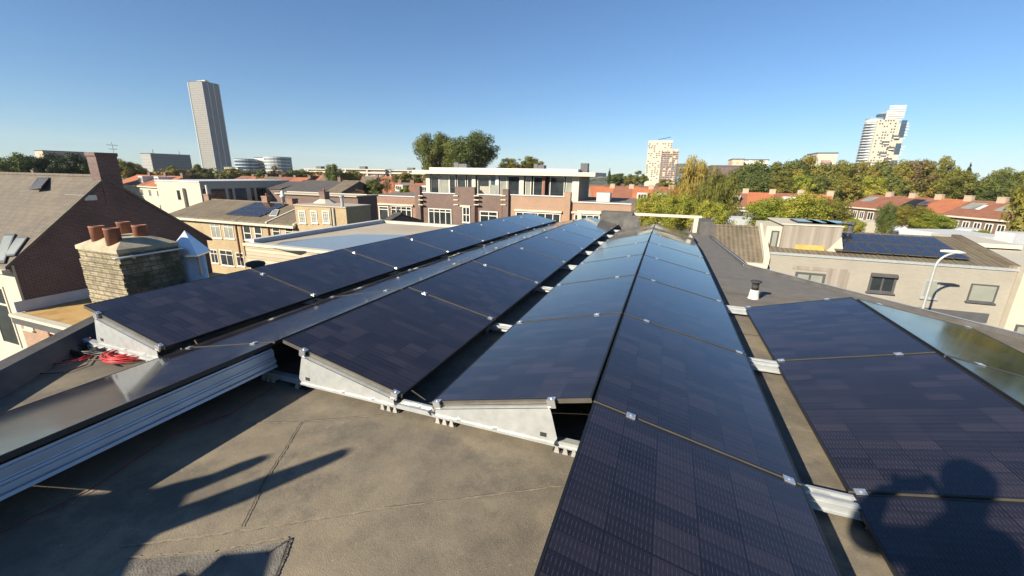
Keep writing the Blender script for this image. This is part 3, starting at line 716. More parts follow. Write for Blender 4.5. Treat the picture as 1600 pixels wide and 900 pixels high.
def stackp(parent, x, y, z0, z1, w=.5, d=.4, mat='brick_red', pots=1, pot='clay'):
    m = MB(); m.box(x-w/2, x+w/2, y-d/2, y+d/2, z0, z1); m.box(x-w/2-.04, x+w/2+.04, y-d/2-.04, y+d/2+.04, z1-.12, z1-.02)
    c = m.build('chimney', MAT[mat], parent)
    for i in range(pots):
        q = MB(); q.lathe((x+(i-(pots-1)/2)*.28, y, z1), [(.08, 0), (.08, .25)], 10); q.build('chimney_pot', MAT[pot], c, True)
    return c

# ------------------------------------------------------------------ tall brick gable house on the left
gx = -27.0; gh = thing('gable_house', 'brick gable house with huge brick chimney, behind the clay pot chimney', 'house')
eL = PX(22, 415, gx); eR = PX(322, 368, gx); ap = PX(165, 282, gx); yr = ap.y; ze = (eL.z+eR.z)/2
y0, y1 = eL.y, eR.y; zr = ap.z + .05
ff = 3.2
gable(gh, gx-15, gx, y0, y1, GZ, ze, zr, 'brick_purple', 'tile_grey', yr=yr, over=.30)
def f(m):
    a = PX(133, 238, gx); b = PX(177, 240, gx)
    dx = PY(133, 238, PX(147, 238, gx).y).x
    m.box(dx, gx+.03, PX(147, 238, gx).y, PX(179, 240, gx).y+.05, zr-1.2, a.z); m.box(dx-.04, gx+.07, PX(147, 238, gx).y-.04, PX(179, 240, gx).y+.09, a.z-.15, a.z+.02)
part('chimney', 'brick_purple', gh, f)
def slopept(x, t): return Vector((x, y0+(yr-y0)*t, ze+(zr-ze)*t+.16))
def rooflight(parent, uv, yA, yB, zA, zB, mat='glass_pale', ftm='anthracite', open_=0, up=.19, name='roof_light'):
    # uv = four pixel corners on the slope through (yA,zA)-(yB,zB), ridge along x
    n_ = Vector((0, -(zB-zA), (yB-yA))).normalized(); p0 = Vector((0, yA, zA+up)); cs = []
    for u, v in uv:
        d = ray(u, v); t = (p0-C0).dot(n_)/d.dot(n_); cs.append(C0+d*t)
    c = sum(cs, Vector())/4; m = MB(); big = [q + n_*.05 for q in cs]
    m.add([*cs, *big], [(4,5,6,7), (0,1,5,4), (1,2,6,5), (2,3,7,6), (3,0,4,7)]); fo = m.build(name, MAT[ftm], parent)
    ins = [c + (q-c)*.84 + n_*.055 for q in cs]; g = MB(); g.quad(*ins); g.build('pane', MAT[mat], fo, fix=False)
    return fo
for uv in ([(-10, 412), (8, 412), (25, 366), (8, 366)], [(6, 402), (24, 400), (45, 371), (28, 371)]): rooflight(gh, uv, y0, yr, ze, zr)
fo = rooflight(gh, [(47, 296), (66, 296), (77, 278), (60, 278)], y0, yr, ze, zr, 'dark')
hn = thing('tmp', '', '') ; bpy.data.objects.remove(hn)
q = [PY(48, 293, y0+(yr-y0)*.80), PY(62, 292, y0+(yr-y0)*.80)]
n_ = Vector((0, -(zr-ze), (yr-y0))).normalized()
def sp(u, v, up):
    d = ray(u, v); p0 = Vector((0, y0, ze+up)); return C0 + d*((p0-C0).dot(n_)/d.dot(n_))
m = MB(); a, b, c, d_ = sp(47, 294, .55), sp(64, 292, .55), sp(77, 277, .22), sp(63, 277, .22); m.slab(a, b, c, d_, .06); m.build('sash', MAT['anthracite'], fo)
a = sp(150, 290, .2)
m = MB(); m.box(PX(150, 300, gx).x-1.6, gx+.03, PX(147, 290, gx).y-.5, PX(147, 290, gx).y-.02, zr-1.0, zr-.75); m.build('flashing', MAT['galv'], gh)
a, b = PX(178, 240, gx-.3), PX(175.5, 222, gx-.3)
m = MB(); m.tube([(a.x, a.y, a.z-.6), (a.x, a.y, b.z)], .018, 5); m.tube([(a.x, a.y-.25, b.z-.15), (a.x, a.y+.25, b.z-.15)], .012, 4); m.tube([(a.x, a.y-.18, b.z-.35), (a.x, a.y+.18, b.z-.35)], .012, 4); m.build('antenna', MAT['galv'], gh)
# cream front on the sunny side
m = MB(); m.box(gx-15, gx-.02, y0-.06, y0-.003, GZ, ze-.12); m.box(gx-.35, gx+.03, y0-.10, y0-.02, GZ, ze-.1); m.build('front_wall', MAT['render_white'], gh)
m = MB(); m.box(gx-15, gx+.1, y0-.45, y0-.2, ze-.42, ze-.25); m.build('gutter', MAT['cream'], gh)
winp(gh, -8, 448, 19, 535, y0-.06, mull=1, trans=.3, mat='cream', fw=.12, name='window')
# grey lead flashing where the extension meets the gable wall
a = PX(140, 462, gx); b = PX(30, 538, gx); zf = (a.z+b.z)/2
zf = PX(90, 492, gx).z
ex = thing('brick_extension', 'low brick extension with mossy orange flat roof below the tall brick gable', 'extension')
zt_ = -4.85; yy0 = PX(26, 490, gx).y
A = PZ(26, 488, zt_); B = PZ(118, 514, zt_); x2 = B.x+5
y0e = 8.74; slope = (B.y-A.y)/(B.x-A.x)
m = MB(); m.prism([(gx+.02, y0e), (x2, y0e+slope*0), (x2, y0e+9), (gx+.02, y0e+9)], 'z', GZ, zt_-.12); m.build('wall', MAT['brick_orange'], ex)
m = MB(); m.box(gx+.03, x2, y0e+.12, y0e+8.8, zt_-.1, zt_-.02); m.build('roof', MAT['mossy_roof'], ex)
m = MB(); m.box(gx, x2+.1, y0e-.25, y0e+.04, zt_-.10, zt_+.03); m.build('coping', MAT['cream'], ex)
m = MB(); m.box(gx, x2+.05, y0e-.20, y0e-.01, zt_-.42, zt_-.11); m.build('fascia', MAT['anthracite'], ex)
m = MB(); m.box(gx+.003, gx+.05, y0e, y0e+8.5, zt_, zt_+.5); m.build('flashing', MAT['grey_render'], ex)
winp(ex, 38, 499, 51, 514, y0e, mull=1, mat='cream', fw=.14)
winp(ex, 82, 507, 100, 520, y0e, mull=1, mat='cream', fw=.14)
part('downpipe', 'clay', ex, lambda m: m.tube([(PY(77, 510, y0e).x, y0e-.06, zt_-.5), (PY(77, 510, y0e).x, y0e-.06, GZ)], .05))

# ------------------------------------------------------------------ big pale flat roof next door
zt_ = -1.7; A = PZ(382, 380, zt_); B = PZ(600, 345, zt_)
fb = thing('flat_roof_block', 'long low block with pale beige flat roof beyond the left rows of panels', 'building')
xa, xb, ya, yb = A.x, -6.35, A.y, PZ(640, 349, zt_).y
part('wall', 'planks', fb, lambda m: m.box(xa, xb, ya, yb, GZ, zt_-.1))
part('roof', 'flat_roof_pale', fb, lambda m: m.box(xa+.3, xb, ya+.3, yb-.2, zt_-.09, zt_-.05))
part('coping', 'cream', fb, lambda m: m.box(xa-.05, xb, ya-.06, ya+.26, zt_-.099, zt_+.02))
part('coping', 'cream', fb, lambda m: m.box(xa-.05, xb, yb-.22, yb+.05, zt_-.09, zt_+.10))
part('parapet', 'grey_render', fb, lambda m: m.box(xa-.05, xa+.28, ya+.262, yb-.222, zt_-.09, zt_+.16))
pd_ = MB(); pts = [PZ(u, v, zt_-.046) for u, v in ((440, 378), (500, 371), (560, 366), (640, 367), (650, 372), (600, 384), (520, 392), (450, 392), (420, 386))]
pd_.add(pts, [tuple(range(len(pts)))]); o = pd_.build('puddle', MAT['puddle']); tag(o, 'shallow pale blue puddle reflecting sky on the beige flat roof', 'puddle')

# ------------------------------------------------------------------ yellow brick terrace
yT = 27.0; yR = 31.5; zE = PY(390, 347, yT).z; zRr = PY(363, 315.5, yR).z
edges = [(262, 'brick_yellow'), (313, 'brick_yellow'), (372, 'brick_yellow'), (420, 'brick_tan'), (463, None)]
ue = [PY(u, 345, yT).x for u, _ in edges]
names = ['leftmost house of the yellow brick terrace, half hidden behind the tall gable', 'yellow brick terraced house with two bright windows and an upper downpipe',
         'yellow brick terraced house whose roof carries a block of solar panels', 'pinkish brick terraced house with a white framed roof light']
TH = []
for i in range(4):
    h = thing('terraced_house', names[i], 'house', group='houses of the yellow brick terrace'); TH.append(h)
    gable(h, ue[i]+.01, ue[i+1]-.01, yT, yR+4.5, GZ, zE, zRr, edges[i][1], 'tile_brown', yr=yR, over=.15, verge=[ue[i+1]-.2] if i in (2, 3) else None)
    part('gutter', 'cream', h, lambda m: m.box(ue[i]+.02, ue[i+1]-.02, yT-.42, yT-.17, zE-.22, zE-.02))
wk = dict(mull=2, trans=.3, mat='white', fw=.075)
for (u0, v0, u1, v1) in ((329, 346, 346, 373), (349, 347, 366, 374), (329, 390, 342, 412), (344, 391, 366, 416)): winp(TH[1], u0+1, v0, u1-1, v1-1, yT, glass='glass_pale' if u0 in (349, 329) and v0 < 380 else 'glass', **wk)
for (u0, v0, u1, v1) in ((381, 351, 393, 375), (398, 352, 410, 376)): winp(TH[2], u0, v0, u1, v1, yT, trans=.55, mull=1, mat='white', fw=.1)
winp(TH[1], 370, 395, 382, 416, yT, **wk)
for (u0, v0, u1, v1) in ((426, 352, 438, 371), (446, 353, 459, 371)): winp(TH[3], u0, v0, u1, v1, yT, trans=.5, mull=1, mat='cream', fw=.09)
def pipe(parent, u0, v0, u1, v1, y, mat='cream', r=.06):
    a, b = PY(u0, v0, y-.08), PY(u1, v1, y-.08); part('downpipe', mat, parent, lambda m: m.tube([a, (a.x, a.y, b.z)], r))
pipe(TH[1], 367, 350, 380, 408, yT, 'clay'); pipe(TH[2], 376, 350, 384, 400, yT, 'clay'); pipe(TH[2], 418, 352, 422, 372, yT, 'clay')
xc = PY(327, 312, yR).x; stackp(TH[1], xc, yR, zRr-.5, PY(327, 303, yR).z, .75, .6, 'brick_red', 0)
part('flue', 'white', TH[1], lambda m: m.lathe((xc-.1, yR, PY(327, 304, yR).z), [(.12, 0), (.12, 1.0)], 10))
stackp(TH[2], PY(417, 312, yR).x, yR, zRr-.5, PY(417, 306, yR).z, .75, .6, 'brick_red', 1); stackp(TH[3], PY(457, 315, yR).x, yR, zRr-.5, PY(457, 310, yR).z, .7, .7, 'brick_red', 0)
part('flue', 'white', TH[3], lambda m: m.lathe((PY(443, 317, yR).x, yR, zRr), [(.17, 0), (.17, .7), (.26, .72), (.26, .95), (.15, .97), (.17, 1.25), (.05, 1.4)], 12), smooth=True)
rooflight(TH[3], [(420, 338), (432, 338), (436, 328), (427, 328)], yT, yR, zE, zRr, 'glass_pale', 'white')
rooflight(TH[3], [(411, 336), (414, 336), (418, 330), (415, 330)], yT, yR, zE, zRr, 'glass', 'anthracite')
# roof modules, each a thing of its own
def roof_pv(x0, x1, s0, s1, nx, ny, yA, yB, zA, zB, up, lab, group, frm='', gap=.04, skew=0, skip=()):
    me = None; cw = (x1-x0)/nx; n_ = Vector((0, -(zB-zA), (yB-yA))).normalized(); sl_ = Vector((0, yB-yA, zB-zA)); L = sl_.length*(s1-s0)/ny
    m = MB(); m.box(0, cw-gap, 0, L-gap, 0, .04); fo = m.build('frame', MAT['frame_side']); fme = fo.data; bpy.data.objects.remove(fo)
    g = MB(); g.quad((.03, .03, .042), (cw-gap-.03, .03, .042), (cw-gap-.03, L-gap-.03, .042), (.03, L-gap-.03, .042)); gm = g.mesh('glass')
    uvl = gm.uv_layers.new(name='UVMap')
    for i, c in enumerate([(0, 0), (1, 0), (1, 1), (0, 1)]): uvl.data[i].uv = c
    gm.materials.append(MAT['glass_pv'])
    X = Vector((1, 0, 0)); Y = sl_.normalized(); Z = X.cross(Y)
    for j in range(ny):
        for i in range(nx):
            if (i, j) in skip: continue
            t = s0+(s1-s0)*j/ny; o = Vector((x0+cw*i+skew*(j), yA, zA+up)) + sl_*t
            r = thing('solar_panel', lab % (('first' if i == 0 else ORD[i])+' '+frm, ['lowest', 'second', 'third'][j] if ny > 2 else ['lower', 'upper'][j]), 'solar panel', group=group)
            mm = Matrix((X, Y, Z)).transposed().to_4x4(); mm.translation = o; r.matrix_world = mm
            obj('frame', fme, r); obj('glass', gm, r)
xa = PY(352, 338, yT+.8).x; xb = PY(406, 342, yT+.8).x
roof_pv(xa, xb, .18, .94, 5, 3, yT, yR, zE, zRr, .2, 'solar panel on the yellow terrace roof, %s in the %s row', 'solar panels on the yellow terrace roof', frm='from the white pipe')
# flat topped yellow house with three windows
zt_ = PY(500, 321, yT).z; th = thing('flat_topped_house', 'flat roofed yellow brick house with three white windows, ending the yellow terrace', 'house')
xa = ue[4]+.02; xb = PY(541, 330, yT).x; yb = PX(578, 316, xb).y
part('wall', 'brick_yellow', th, lambda m: m.box(xa, xb, yT-.02, yb, GZ, zt_-.1))
part('roof', 'flat_roof_pale', th, lambda m: m.box(xa-.05, xb+.05, yT-.1, yb+.05, zt_-.099, zt_))
for u0, u1 in ((467, 478), (486, 496), (504, 515)): winp(th, u0, 329, u1, 349, yT-.02, mull=1, trans=.0, mat='white', glass='glass_pale', fw=.1, bars=3)
pipe(th, 517, 325, 518, 357, yT-.02, 'anthracite'); pipe(th, 520, 325, 522, 357, yT-.02, 'cream', .09)
part('skylight', 'cream', th, lambda m: (lambda a: m.lathe((a.x, a.y, zt_), [(1.0, 0), (.5, .3), (.4, .35)], 8))(PZ(508, 317, zt_)))
q = PZ(508, 317, zt_); stackp(th, q.x, q.y, zt_+.3, zt_+1.0, .6, .6, 'brick_brown', 1)
part('flue', 'galv', th, lambda m: m.lathe((xb-.3, yb-3, zt_), [(.12, 0), (.12, .7), (.2, .75), (.2, .9)], 10))
# low shed roof behind its flank
q = PY(560, 335, 33); lb = thing('low_house', 'low dark roofed house between the yellow end house and the red brick block', 'house')
gable(lb, xb+.05, PY(600, 340, 33).x, 31, 38, GZ, PY(560, 350, 33).z, PY(560, 333, 34).z, 'brick_brown', 'tile_dark')
part('roof_vent', 'white', lb, lambda m: (lambda a: m.lathe((a.x, a.y, a.z-.2), [(.3, 0), (.3, .35), (.1, .45)], 10))(PY(567, 339, 32.6)))

# ------------------------------------------------------------------ white modern building with tall dark windows
yW = 50.0; wb = thing('white_modern_building', 'white flat roofed modern building with tall dark windows behind the yellow terrace', 'building')
xa = PY(245, 290, yW).x; xb = PY(313, 295, yW).x; zt_ = PY(313, 285, yW).z; yb = PX(452, 290, xb).y
part('wall', 'render_white', wb, lambda m: m.box(xa, xb, yW, yb, GZ, zt_))
part('roof', 'grey_render', wb, lambda m: m.box(xa-.1, xb+.12, yW-.1, yb+.1, zt_+.003, zt_+.22))
winp(wb, 277, 297, 290, 313, yW, mull=1, mat='cream', glass='glass', fw=.06)
part('fin', 'render_white', wb, lambda m: m.box(PY(286, 300, yW).x, PY(290, 300, yW).x, yW-.5, yW-.02, GZ, PY(288, 294, yW).z))
for u0, u1, gl_ in ((317, 322, 'glass'), (330, 352, 'glass'), (357, 363, 'glass'), (367, 385, 'glass_blue'), (392, 397, 'glass'), (401, 416, 'glass'), (423, 429, 'glass'), (433, 444, 'glass')):
    a0, a1 = PX(u0, 300, xb).y, PX(u1, 300, xb).y; win(wb, '+x', xb, a0, a1, zt_-6.5, zt_-1.15, mull=1, mat='anthracite', glass=gl_, fw=.05)

# dark roofed houses behind
def simple_house(name, label, u0, u1, vt, ve, y, dy, wall, roof, group=None, ch=None, cat='house', yoff=0, ret=False, **kw):
    x0, x1 = PY(u0, vt, y+dy/2).x, PY(u1, vt, y+dy/2).x; zr_ = PY((u0+u1)/2, vt, y+dy/2).z; ze_ = PY((u0+u1)/2, ve, y).z
    h = thing(name, label, cat, group=group); gable(h, x0, x1, y, y+dy, GZ, ze_, zr_, wall, roof, **kw)
    if ch:
        for c in ch: stackp(h, x0+(x1-x0)*c, y+dy/2, zr_-.3, zr_+1.0, .7, .5, 'brick_brown', 1)
    return h, x0, x1, ze_, zr_
simple_house('detached_house', 'house with steep dark slate roof just right of the white modern building', 452, 472, 285, 296, 62, 10, 'brick_brown', 'tile_dark')
simple_house('detached_house', 'wide house with long dark roof in front of the red roofed street', 474, 536, 284, 303, 60, 12, 'brick_brown', 'tile_dark', ch=[.93])
simple_house('detached_house', 'small house with weathered grey tiled roof beside the wide dark roof', 538, 562, 284, 301, 57, 9, 'brick_brown', 'tile_brown')
h, *_ = simple_house('garden_wall_building', 'long low brick annex with pale roof edge behind the three window house', 450, 574, 304, 306, 40, 3.5, 'brick_brown', 'flat_roof_pale', cat='annex')

# ------------------------------------------------------------------ brown brick apartment building with white penthouse
yB = 55.0
ab = thing('brick_apartment_building', 'wide brown and red brick apartment building with white roofed glass penthouse', 'apartment building')
def wallrect(name, mat, u0, u1, vt, y, dep=.6, vb=None, parent=ab):
    a0, a1, z0, z1 = rect(u0, vt, u1, vt, y); zb = GZ if vb is None else PY((u0+u1)/2, vb, y).z
    m = MB(); m.box(a0, a1, y-dep, y+.3, zb, z1); return m.build(name, MAT[mat], parent)
core = MB(); a = PY(579, 320, yB).x; b = PY(1000, 325, yB).x; core.box(a+.1, b-.05, yB+.02, yB+16, GZ, PY(790, 312, yB).z); core.build('wall', MAT['brick_brown'], ab)
wallrect('wall', 'brick_red', 579, 650, 307, yB, .0); wallrect('wall', 'brick_brown', 657, 714, 302.5, yB, .0); wallrect('wall', 'brick_brown', 744, 788, 305, yB, .0)
wallrect('wall', 'brick_orange', 797, 883, 306.5, yB, .0); wallrect('wall', 'brick_orange', 893, 987, 318, yB, .0)
for u0, u1, vt, mt in ((577.5, 586, 306.5, 'brick_red'), (650, 658, 291, 'brick_brown'), (713, 743.5, 292, 'brick_brown'), (787, 796, 295.5, 'brick_brown'), (883, 893, 300.5, 'brick_orange')):
    wallrect('pier', mt, u0, u1, vt, yB, .45)
cp = MB()
for u0, u1, vt in ((586.5, 649.5, 307), (658.5, 712.5, 302.5), (744, 786.5, 305), (796.5, 882.5, 306.5), (893.5, 987, 318)):
    a0, a1, z0, z1 = rect(u0, vt, u1, vt, yB); cp.box(a0, a1, yB-.12, yB+.36, z1+.002, z1+.14)
cp.build('coping', MAT['grey_render'], ab)
for pu in (657.5, 712.5, 744.5, 786.5):
    for vv in (306, 312.5, 320): q = PY(pu, vv, yB-.5); part('stone_band', 'cream', ab, lambda m: m.box(q.x-.38, q.x+.38, yB-.62, yB-.3, q.z-.05, q.z+.08))
for pu, mt in ((586.8, 'clay'), (659, 'clay'), (744.3, 'clay'), (785, 'clay')):
    q0 = PY(pu, 307, yB); part('downpipe', mt, ab, lambda m: m.tube([(q0.x, yB-.2, q0.z), (q0.x, yB-.2, GZ)], .09))
ww = dict(mat='white', fw=.14, proud=.12)
winp(ab, 593, 322, 608, 347, yB, mull=1, trans=.2, **ww); winp(ab, 612, 322, 644, 348, yB, mull=4, trans=.22, **ww)
winp(ab, 670, 326, 706, 353, yB, mull=4, trans=.18, **ww); winp(ab, 723, 323, 735, 348, yB-.45, mull=2, trans=.5, **ww)
winp(ab, 750, 330, 778, 350, yB, mull=2, trans=.35, **ww); winp(ab, 806, 332, 876, 350, yB, mull=6, trans=.0, **ww); winp(ab, 897, 335, 937, 350, yB, mull=4, **ww)
for u0, u1, v in ((590, 646, 320), (804, 878, 330), (893, 938, 333), (721, 737, 322)):
    a0, a1, z0, z1 = rect(u0, v, u1, v, yB-.1); part('lintel', 'cream', ab, lambda m: m.box(a0, a1, yB-(.62 if u0 == 721 else .3), yB-.002, z1-.1, z1+.14))
a0, a1, z0, z1 = rect(590, 350, 700, 350, yB); part('balcony_edge', 'cream', ab, lambda m: m.box(a0, a1+.5, yB-1.2, yB-.3, z1-.2, z1))
# penthouse
yP = 58.5; ph = ab
zr0 = PY(790, 267.5, yP-1.4).z; zr1 = PY(790, 273.5, yP-1.4).z; zf = PY(790, 309, yB).z-.4
xa = PY(644, 274, yP-1.4).x; xb = PY(930, 276, yP-1.4).x
part('penthouse_roof', 'cream', ab, lambda m: m.box(xa, xb, yP-1.4, yP+9, zr1, zr0))
xa2 = PY(671, 270, yP-.6).x; xb2 = PY(903, 270, yP-.6).x; zr2 = PY(790, 263, yP-.6).z
part('roof_upstand', 'white', ab, lambda m: m.box(xa2, xb2, yP-.6, yP+8, zr0+.003, zr2))
xg0 = PY(667, 290, yP).x; xg1 = PY(905, 290, yP).x
part('penthouse_wall', 'dark', ab, lambda m: m.box(xg0+.1, xg1-.1, yP+.4, yP+8, zf, zr1-.003))
part('penthouse_side', 'brick_beige', ab, lambda m: m.box(xg1-.1, PX(935, 295, xg1).x-.05, yP+.1, yP+8, zf, zr1-.003))
gls = [(673.5, 686, 'glass'), (687, 702, 'glass_pale'), (702, 712, 'glass'), (714, 728, 'glass'), (730, 738, 'glass'), (746, 765, 'glass'), (766, 775, 'glass_blue'), (781, 792, 'glass_pale'), (793, 812, 'glass'),
       (821, 830, 'glass_pale'), (833, 848, 'glass'), (859, 882, 'glass'), (884, 895, 'glass_pale')]
for u0, u1, g_ in gls:
    a0 = PY(u0, 290, yP).x; a1 = PY(u1, 290, yP).x; win(ab, '-y', yP+.1, a0, a1, zf, zr1-.12, mull=1, mat='white', glass=g_, fw=.1, proud=.1)
for u0, u1, mt in ((667, 673, 'cream'), (738.5, 744, 'cream'), (775.5, 780, 'white'), (812.5, 819, 'cream'), (848, 852, 'clay'), (895, 905, 'cream')):
    a0 = PY(u0, 290, yP).x; a1 = PY(u1, 290, yP).x; part('column', mt, ab, lambda m: m.box(a0, a1, yP-.25, yP+.05, zf, zr1-.003))
a0, a1, z0, z1 = rect(765, 289, 778, 305, yB+.8); part('glass_screen', 'glass_pale', ab, lambda m: m.box(a0, a1, yB+.8, yB+.85, z0, z1))
a0, a1, z0, z1 = rect(750, 291, 765, 305, yB+1); part('curtain', 'cream', ab, lambda m: [m.box(a0+(a1-a0)*i/9, a0+(a1-a0)*(i+.6)/9, yB+1, yB+1.05, z0, z1) for i in range(9)])
for u0, u1, vt, vb in ((709, 716, 254, 263), (716.5, 729, 256, 263), (834, 840, 256, 264), (840.5, 850, 258, 264), (907, 918, 255, 270)):
    a0, a1, z0, z1 = rect(u0, vt, u1, vb, yP+1); part('roof_box', 'anthracite', ab, lambda m: m.box(a0, a1, yP+1, yP+2.2, min(z0, zr0), z1))
a0, a1, z0, z1 = rect(932, 301, 953, 312, yP); part('terrace_store', 'galv', ab, lambda m: m.box(a0, a1, yP, yP+2, z0-.6, z1))
xr = b; part('flank_wall', 'anthracite', ab, lambda m: m.box(xr-.045, xr+.25, yB, yB+14, GZ, PY(1000, 318.5, yB).z))  # anthracite puts the shade of this flank into the wall colour

# ------------------------------------------------------------------ beige house across the street, right
yH = 24.0; zH = (PY(1205, 392.5, yH).z+PY(1590, 421, yH).z)/2
bh_ = thing('beige_house', 'long beige house across the street with roof solar panels and wooden dormer', 'house')
xa = PY(1205, 393, yH).x; xb = PY(1591, 421, yH).x; yR2 = 28.6; zR2 = PY(1400, 368, yR2).z
part('wall', 'brick_beige', bh_, lambda m: m.prism([(yH, GZ), (yR2+4, GZ), (yR2+4, zH-.1), (yR2, zR2-.2), (yH+.35, zH-.12), (yH, zH-.12)], 'x', xa, xb))
part('gutter_edge', 'galv', bh_, lambda m: m.box(xa-.02, xb+.02, yH-.05, yH+.10, zH-.118, zH+.0))
def f(m):
    m.slab((xa, yH+.12, zH-.02), (xb, yH+.12, zH-.02), (xb, yR2, zR2+.08), (xa, yR2, zR2+.08), .12)
    m.slab((xa, yR2, zR2+.076), (xb, yR2, zR2+.076), (xb, yR2+4.3, zH), (xa, yR2+4.3, zH), .12)
rf = part('roof', 'tile_brown', bh_, f)
part('verge', 'tile_brown', rf, lambda m: m.slab((xb-.25, yH+.1, zH+.12), (xb+.12, yH+.1, zH+.12), (xb+.12, yR2, zR2+.22), (xb-.25, yR2, zR2+.22), .3))
SY = (yH+.12, yR2, zH-.02, zR2+.08)
def on_slope(u, v, up=.1):
    n_ = Vector((0, -(SY[3]-SY[2]), SY[1]-SY[0])).normalized(); p0 = Vector((0, SY[0], SY[2]+up)); d = ray(u, v); return C0 + d*((p0-C0).dot(n_)/d.dot(n_))
q0 = on_slope(1349, 404); q1 = on_slope(1529, 413); q2 = on_slope(1342, 369)
L = Vector((0, SY[1]-SY[0], SY[3]-SY[2])).length
x1p = q1.x; x0p = on_slope(1365, 404).x
roof_pv(x0p-1.3, x1p, .10, .82, 9, 2, SY[0], SY[1], SY[2], SY[3], .12, 'solar panel on the beige house roof, %s in the %s row', 'solar panels on the beige house roof', frm='from the dormer', gap=.05)
kw = dict(mat='anthracite', fw=.09, proud=.05)
winp(bh_, 1241, 426, 1288, 446, yH, mull=2, glass='glass_pale', **kw); winp(bh_, 1357, 429, 1399, 457, yH, mull=2, glass='glass', **kw)
winp(bh_, 1442, 438, 1466, 466, yH, mull=1, glass='glass_pale', mat='galv', fw=.05, proud=.04); winp(bh_, 1513, 444, 1557, 472, yH, mull=1, glass='glass_pale', mat='anthracite', fw=.05, proud=.05)
a0, a1, z0, z1 = rect(1360, 427, 1401, 432, yH); part('shutter_box', 'anthracite', bh_, lambda m: m.box(a0, a1, yH-.2, yH-.052, z0, z1))
a0, a1, z0, z1 = rect(1289, 424, 1325, 452, yH); part('cladding', 'boards', bh_, lambda m: m.box(a0, a1, yH-.02, yH-.002, z0-1.0, z1))
a0, a1, z0, z1 = rect(1238, 418, 1325, 424, yH); part('cladding', 'boards', bh_, lambda m: m.box(a0, a1, yH-.021, yH-.003, z0+.02, z1))
a0, a1, z0, z1 = rect(1418, 484, 1546, 494, yH); part('porch_shade_sheet', 'anthracite', bh_, lambda m: m.box(a0, a1, yH-.03, yH-.002, GZ, z1))  # flat dark sheet on the wall paints the shade of a porch recess
winp(bh_, 1500, 503, 1538, 530, yH-.03, mull=2, mat='galv', glass='glass_pale', fw=.1)
# dormer
yD = 24.9; a0, a1, z0, z1 = rect(1221, 353, 1314, 391, yD); dm = MB(); dm.box(a0, a1, yD, yD+3.4, z0-.1, z1)
dm = dm.build('dormer', MAT['boards'], bh_)
ra0, ra1, rz0, rz1 = rect(1242, 383, 1288, 392, yD); part('yellow_panel', 'yellow', dm, lambda m: m.box(ra0, ra1, yD-.05, yD-.003, rz0, rz1))
part('dormer_roof', 'cream', dm, lambda m: m.box(a0-.10, a1+.03, yD-.05, yD+3.45, z1+.003, z1+.06))
a0d, a1d, _, _ = rect(1196, 360, 1220, 386, yD); part('dormer_flank', 'render_white', dm, lambda m: m.box(a0d, a0-.01, yD+.15, yD+3.2, z0-.3, z1-.12))
win(dm, '-y', yD+.15, a0d+.25, a0-.12, z0-.05, z1-.35, mull=1, mat='anthracite', glass='glass_pale', fw=.06, name='dormer_window')
ws = MB(); w0 = PY(1300, 392, yD-.1); ws.prism([(a1-.6, z0-.15), (a1+.25, z0-.15), (a1+.003, z0+.75)], 'y', yD-.08, yD-.01); ws.build('white_cheek', MAT['render_white'], dm)
part('roof_vent', 'anthracite', bh_, lambda m: (lambda a: (m.lathe((a.x, a.y, a.z-.1), [(.3, 0), (.14, .2), (.14, .5), (.22, .55), (.22, .7)], 10)))(on_slope(1327, 364)))
for i, u in enumerate((1240, 1262, 1284)):
    a = PY(u, 350, yD+1.2); r = thing('solar_panel', 'flat solar panel on the wooden dormer roof, %s from the birch' % (['first']+ORD[1:])[i], 'solar panel', (a.x, yD+.5, z1+.09), group='solar panels on the dormer roof')
    m = MB(); m.add([(0, 0, 0), (1.05, 0, 0), (1.05, 1.6, .0), (0, 1.6, .0), (0, 0, .06), (1.05, 0, .06), (1.05, 1.6, .06), (0, 1.6, .06)], [(0,3,2,1), (4,5,6,7), (0,1,5,4), (1,2,6,5), (2,3,7,6), (3,0,4,7)]); m.build('frame', MAT['frame_black'], r)
    m = MB(); m.quad((.03, .03, .064), (1.02, .03, .064), (1.02, 1.57, .064), (.03, 1.57, .064)); m.build('glass', MAT['glass'], r, fix=False)
# brown roofed white house to its left
wh = thing('white_gabled_house', 'white house with brown tiled roof left of the beige house', 'house')
xa2 = PY(1150, 410, yH).x-2.2; yR3 = 26.6; zE3 = PY(1180, 407, yH).z; zR3 = PY(1155, 358, yR3).z
gable(wh, xa2, xa-.02, yH+.2, yR3+5, GZ, zE3, zR3, 'render_white', 'tile_brown', yr=yR3, over=.2)
part('gutter', 'cream', wh, lambda m: m.box(xa2, xa-.1, yH-.3, yH-.02, zE3-.32, zE3-.1))
s = (zR3-zE3)/(yR3-yH-.2); part('party_wall', 'render_white', wh, lambda m: m.prism([(yH-.1, GZ), (yR3+.3, GZ), (yR3+.3, zR3+.42), (yR3-.2, zR3+.42), (yH+.2, zE3+.45), (yH-.1, zE3+.2)], 'x', xa-.28, xa-.025))
# white house at the right edge
rh = thing('white_rendered_house', 'sunlit cream white house at the right edge of the photo beside the beige house', 'house')
part('wall', 'render_white', rh, lambda m: m.box(xb+.03, xb+9, yH-.3, yH+9, GZ, zH-.02))
winp(rh, 1583, 508, 1620, 530, yH-.3, mull=2, mat='anthracite', glass='glass_pale', fw=.08)
part('coping', 'cream', rh, lambda m: m.box(xb+.02, xb+9.1, yH-.4, yH+9.1, zH-.015, zH+.08))
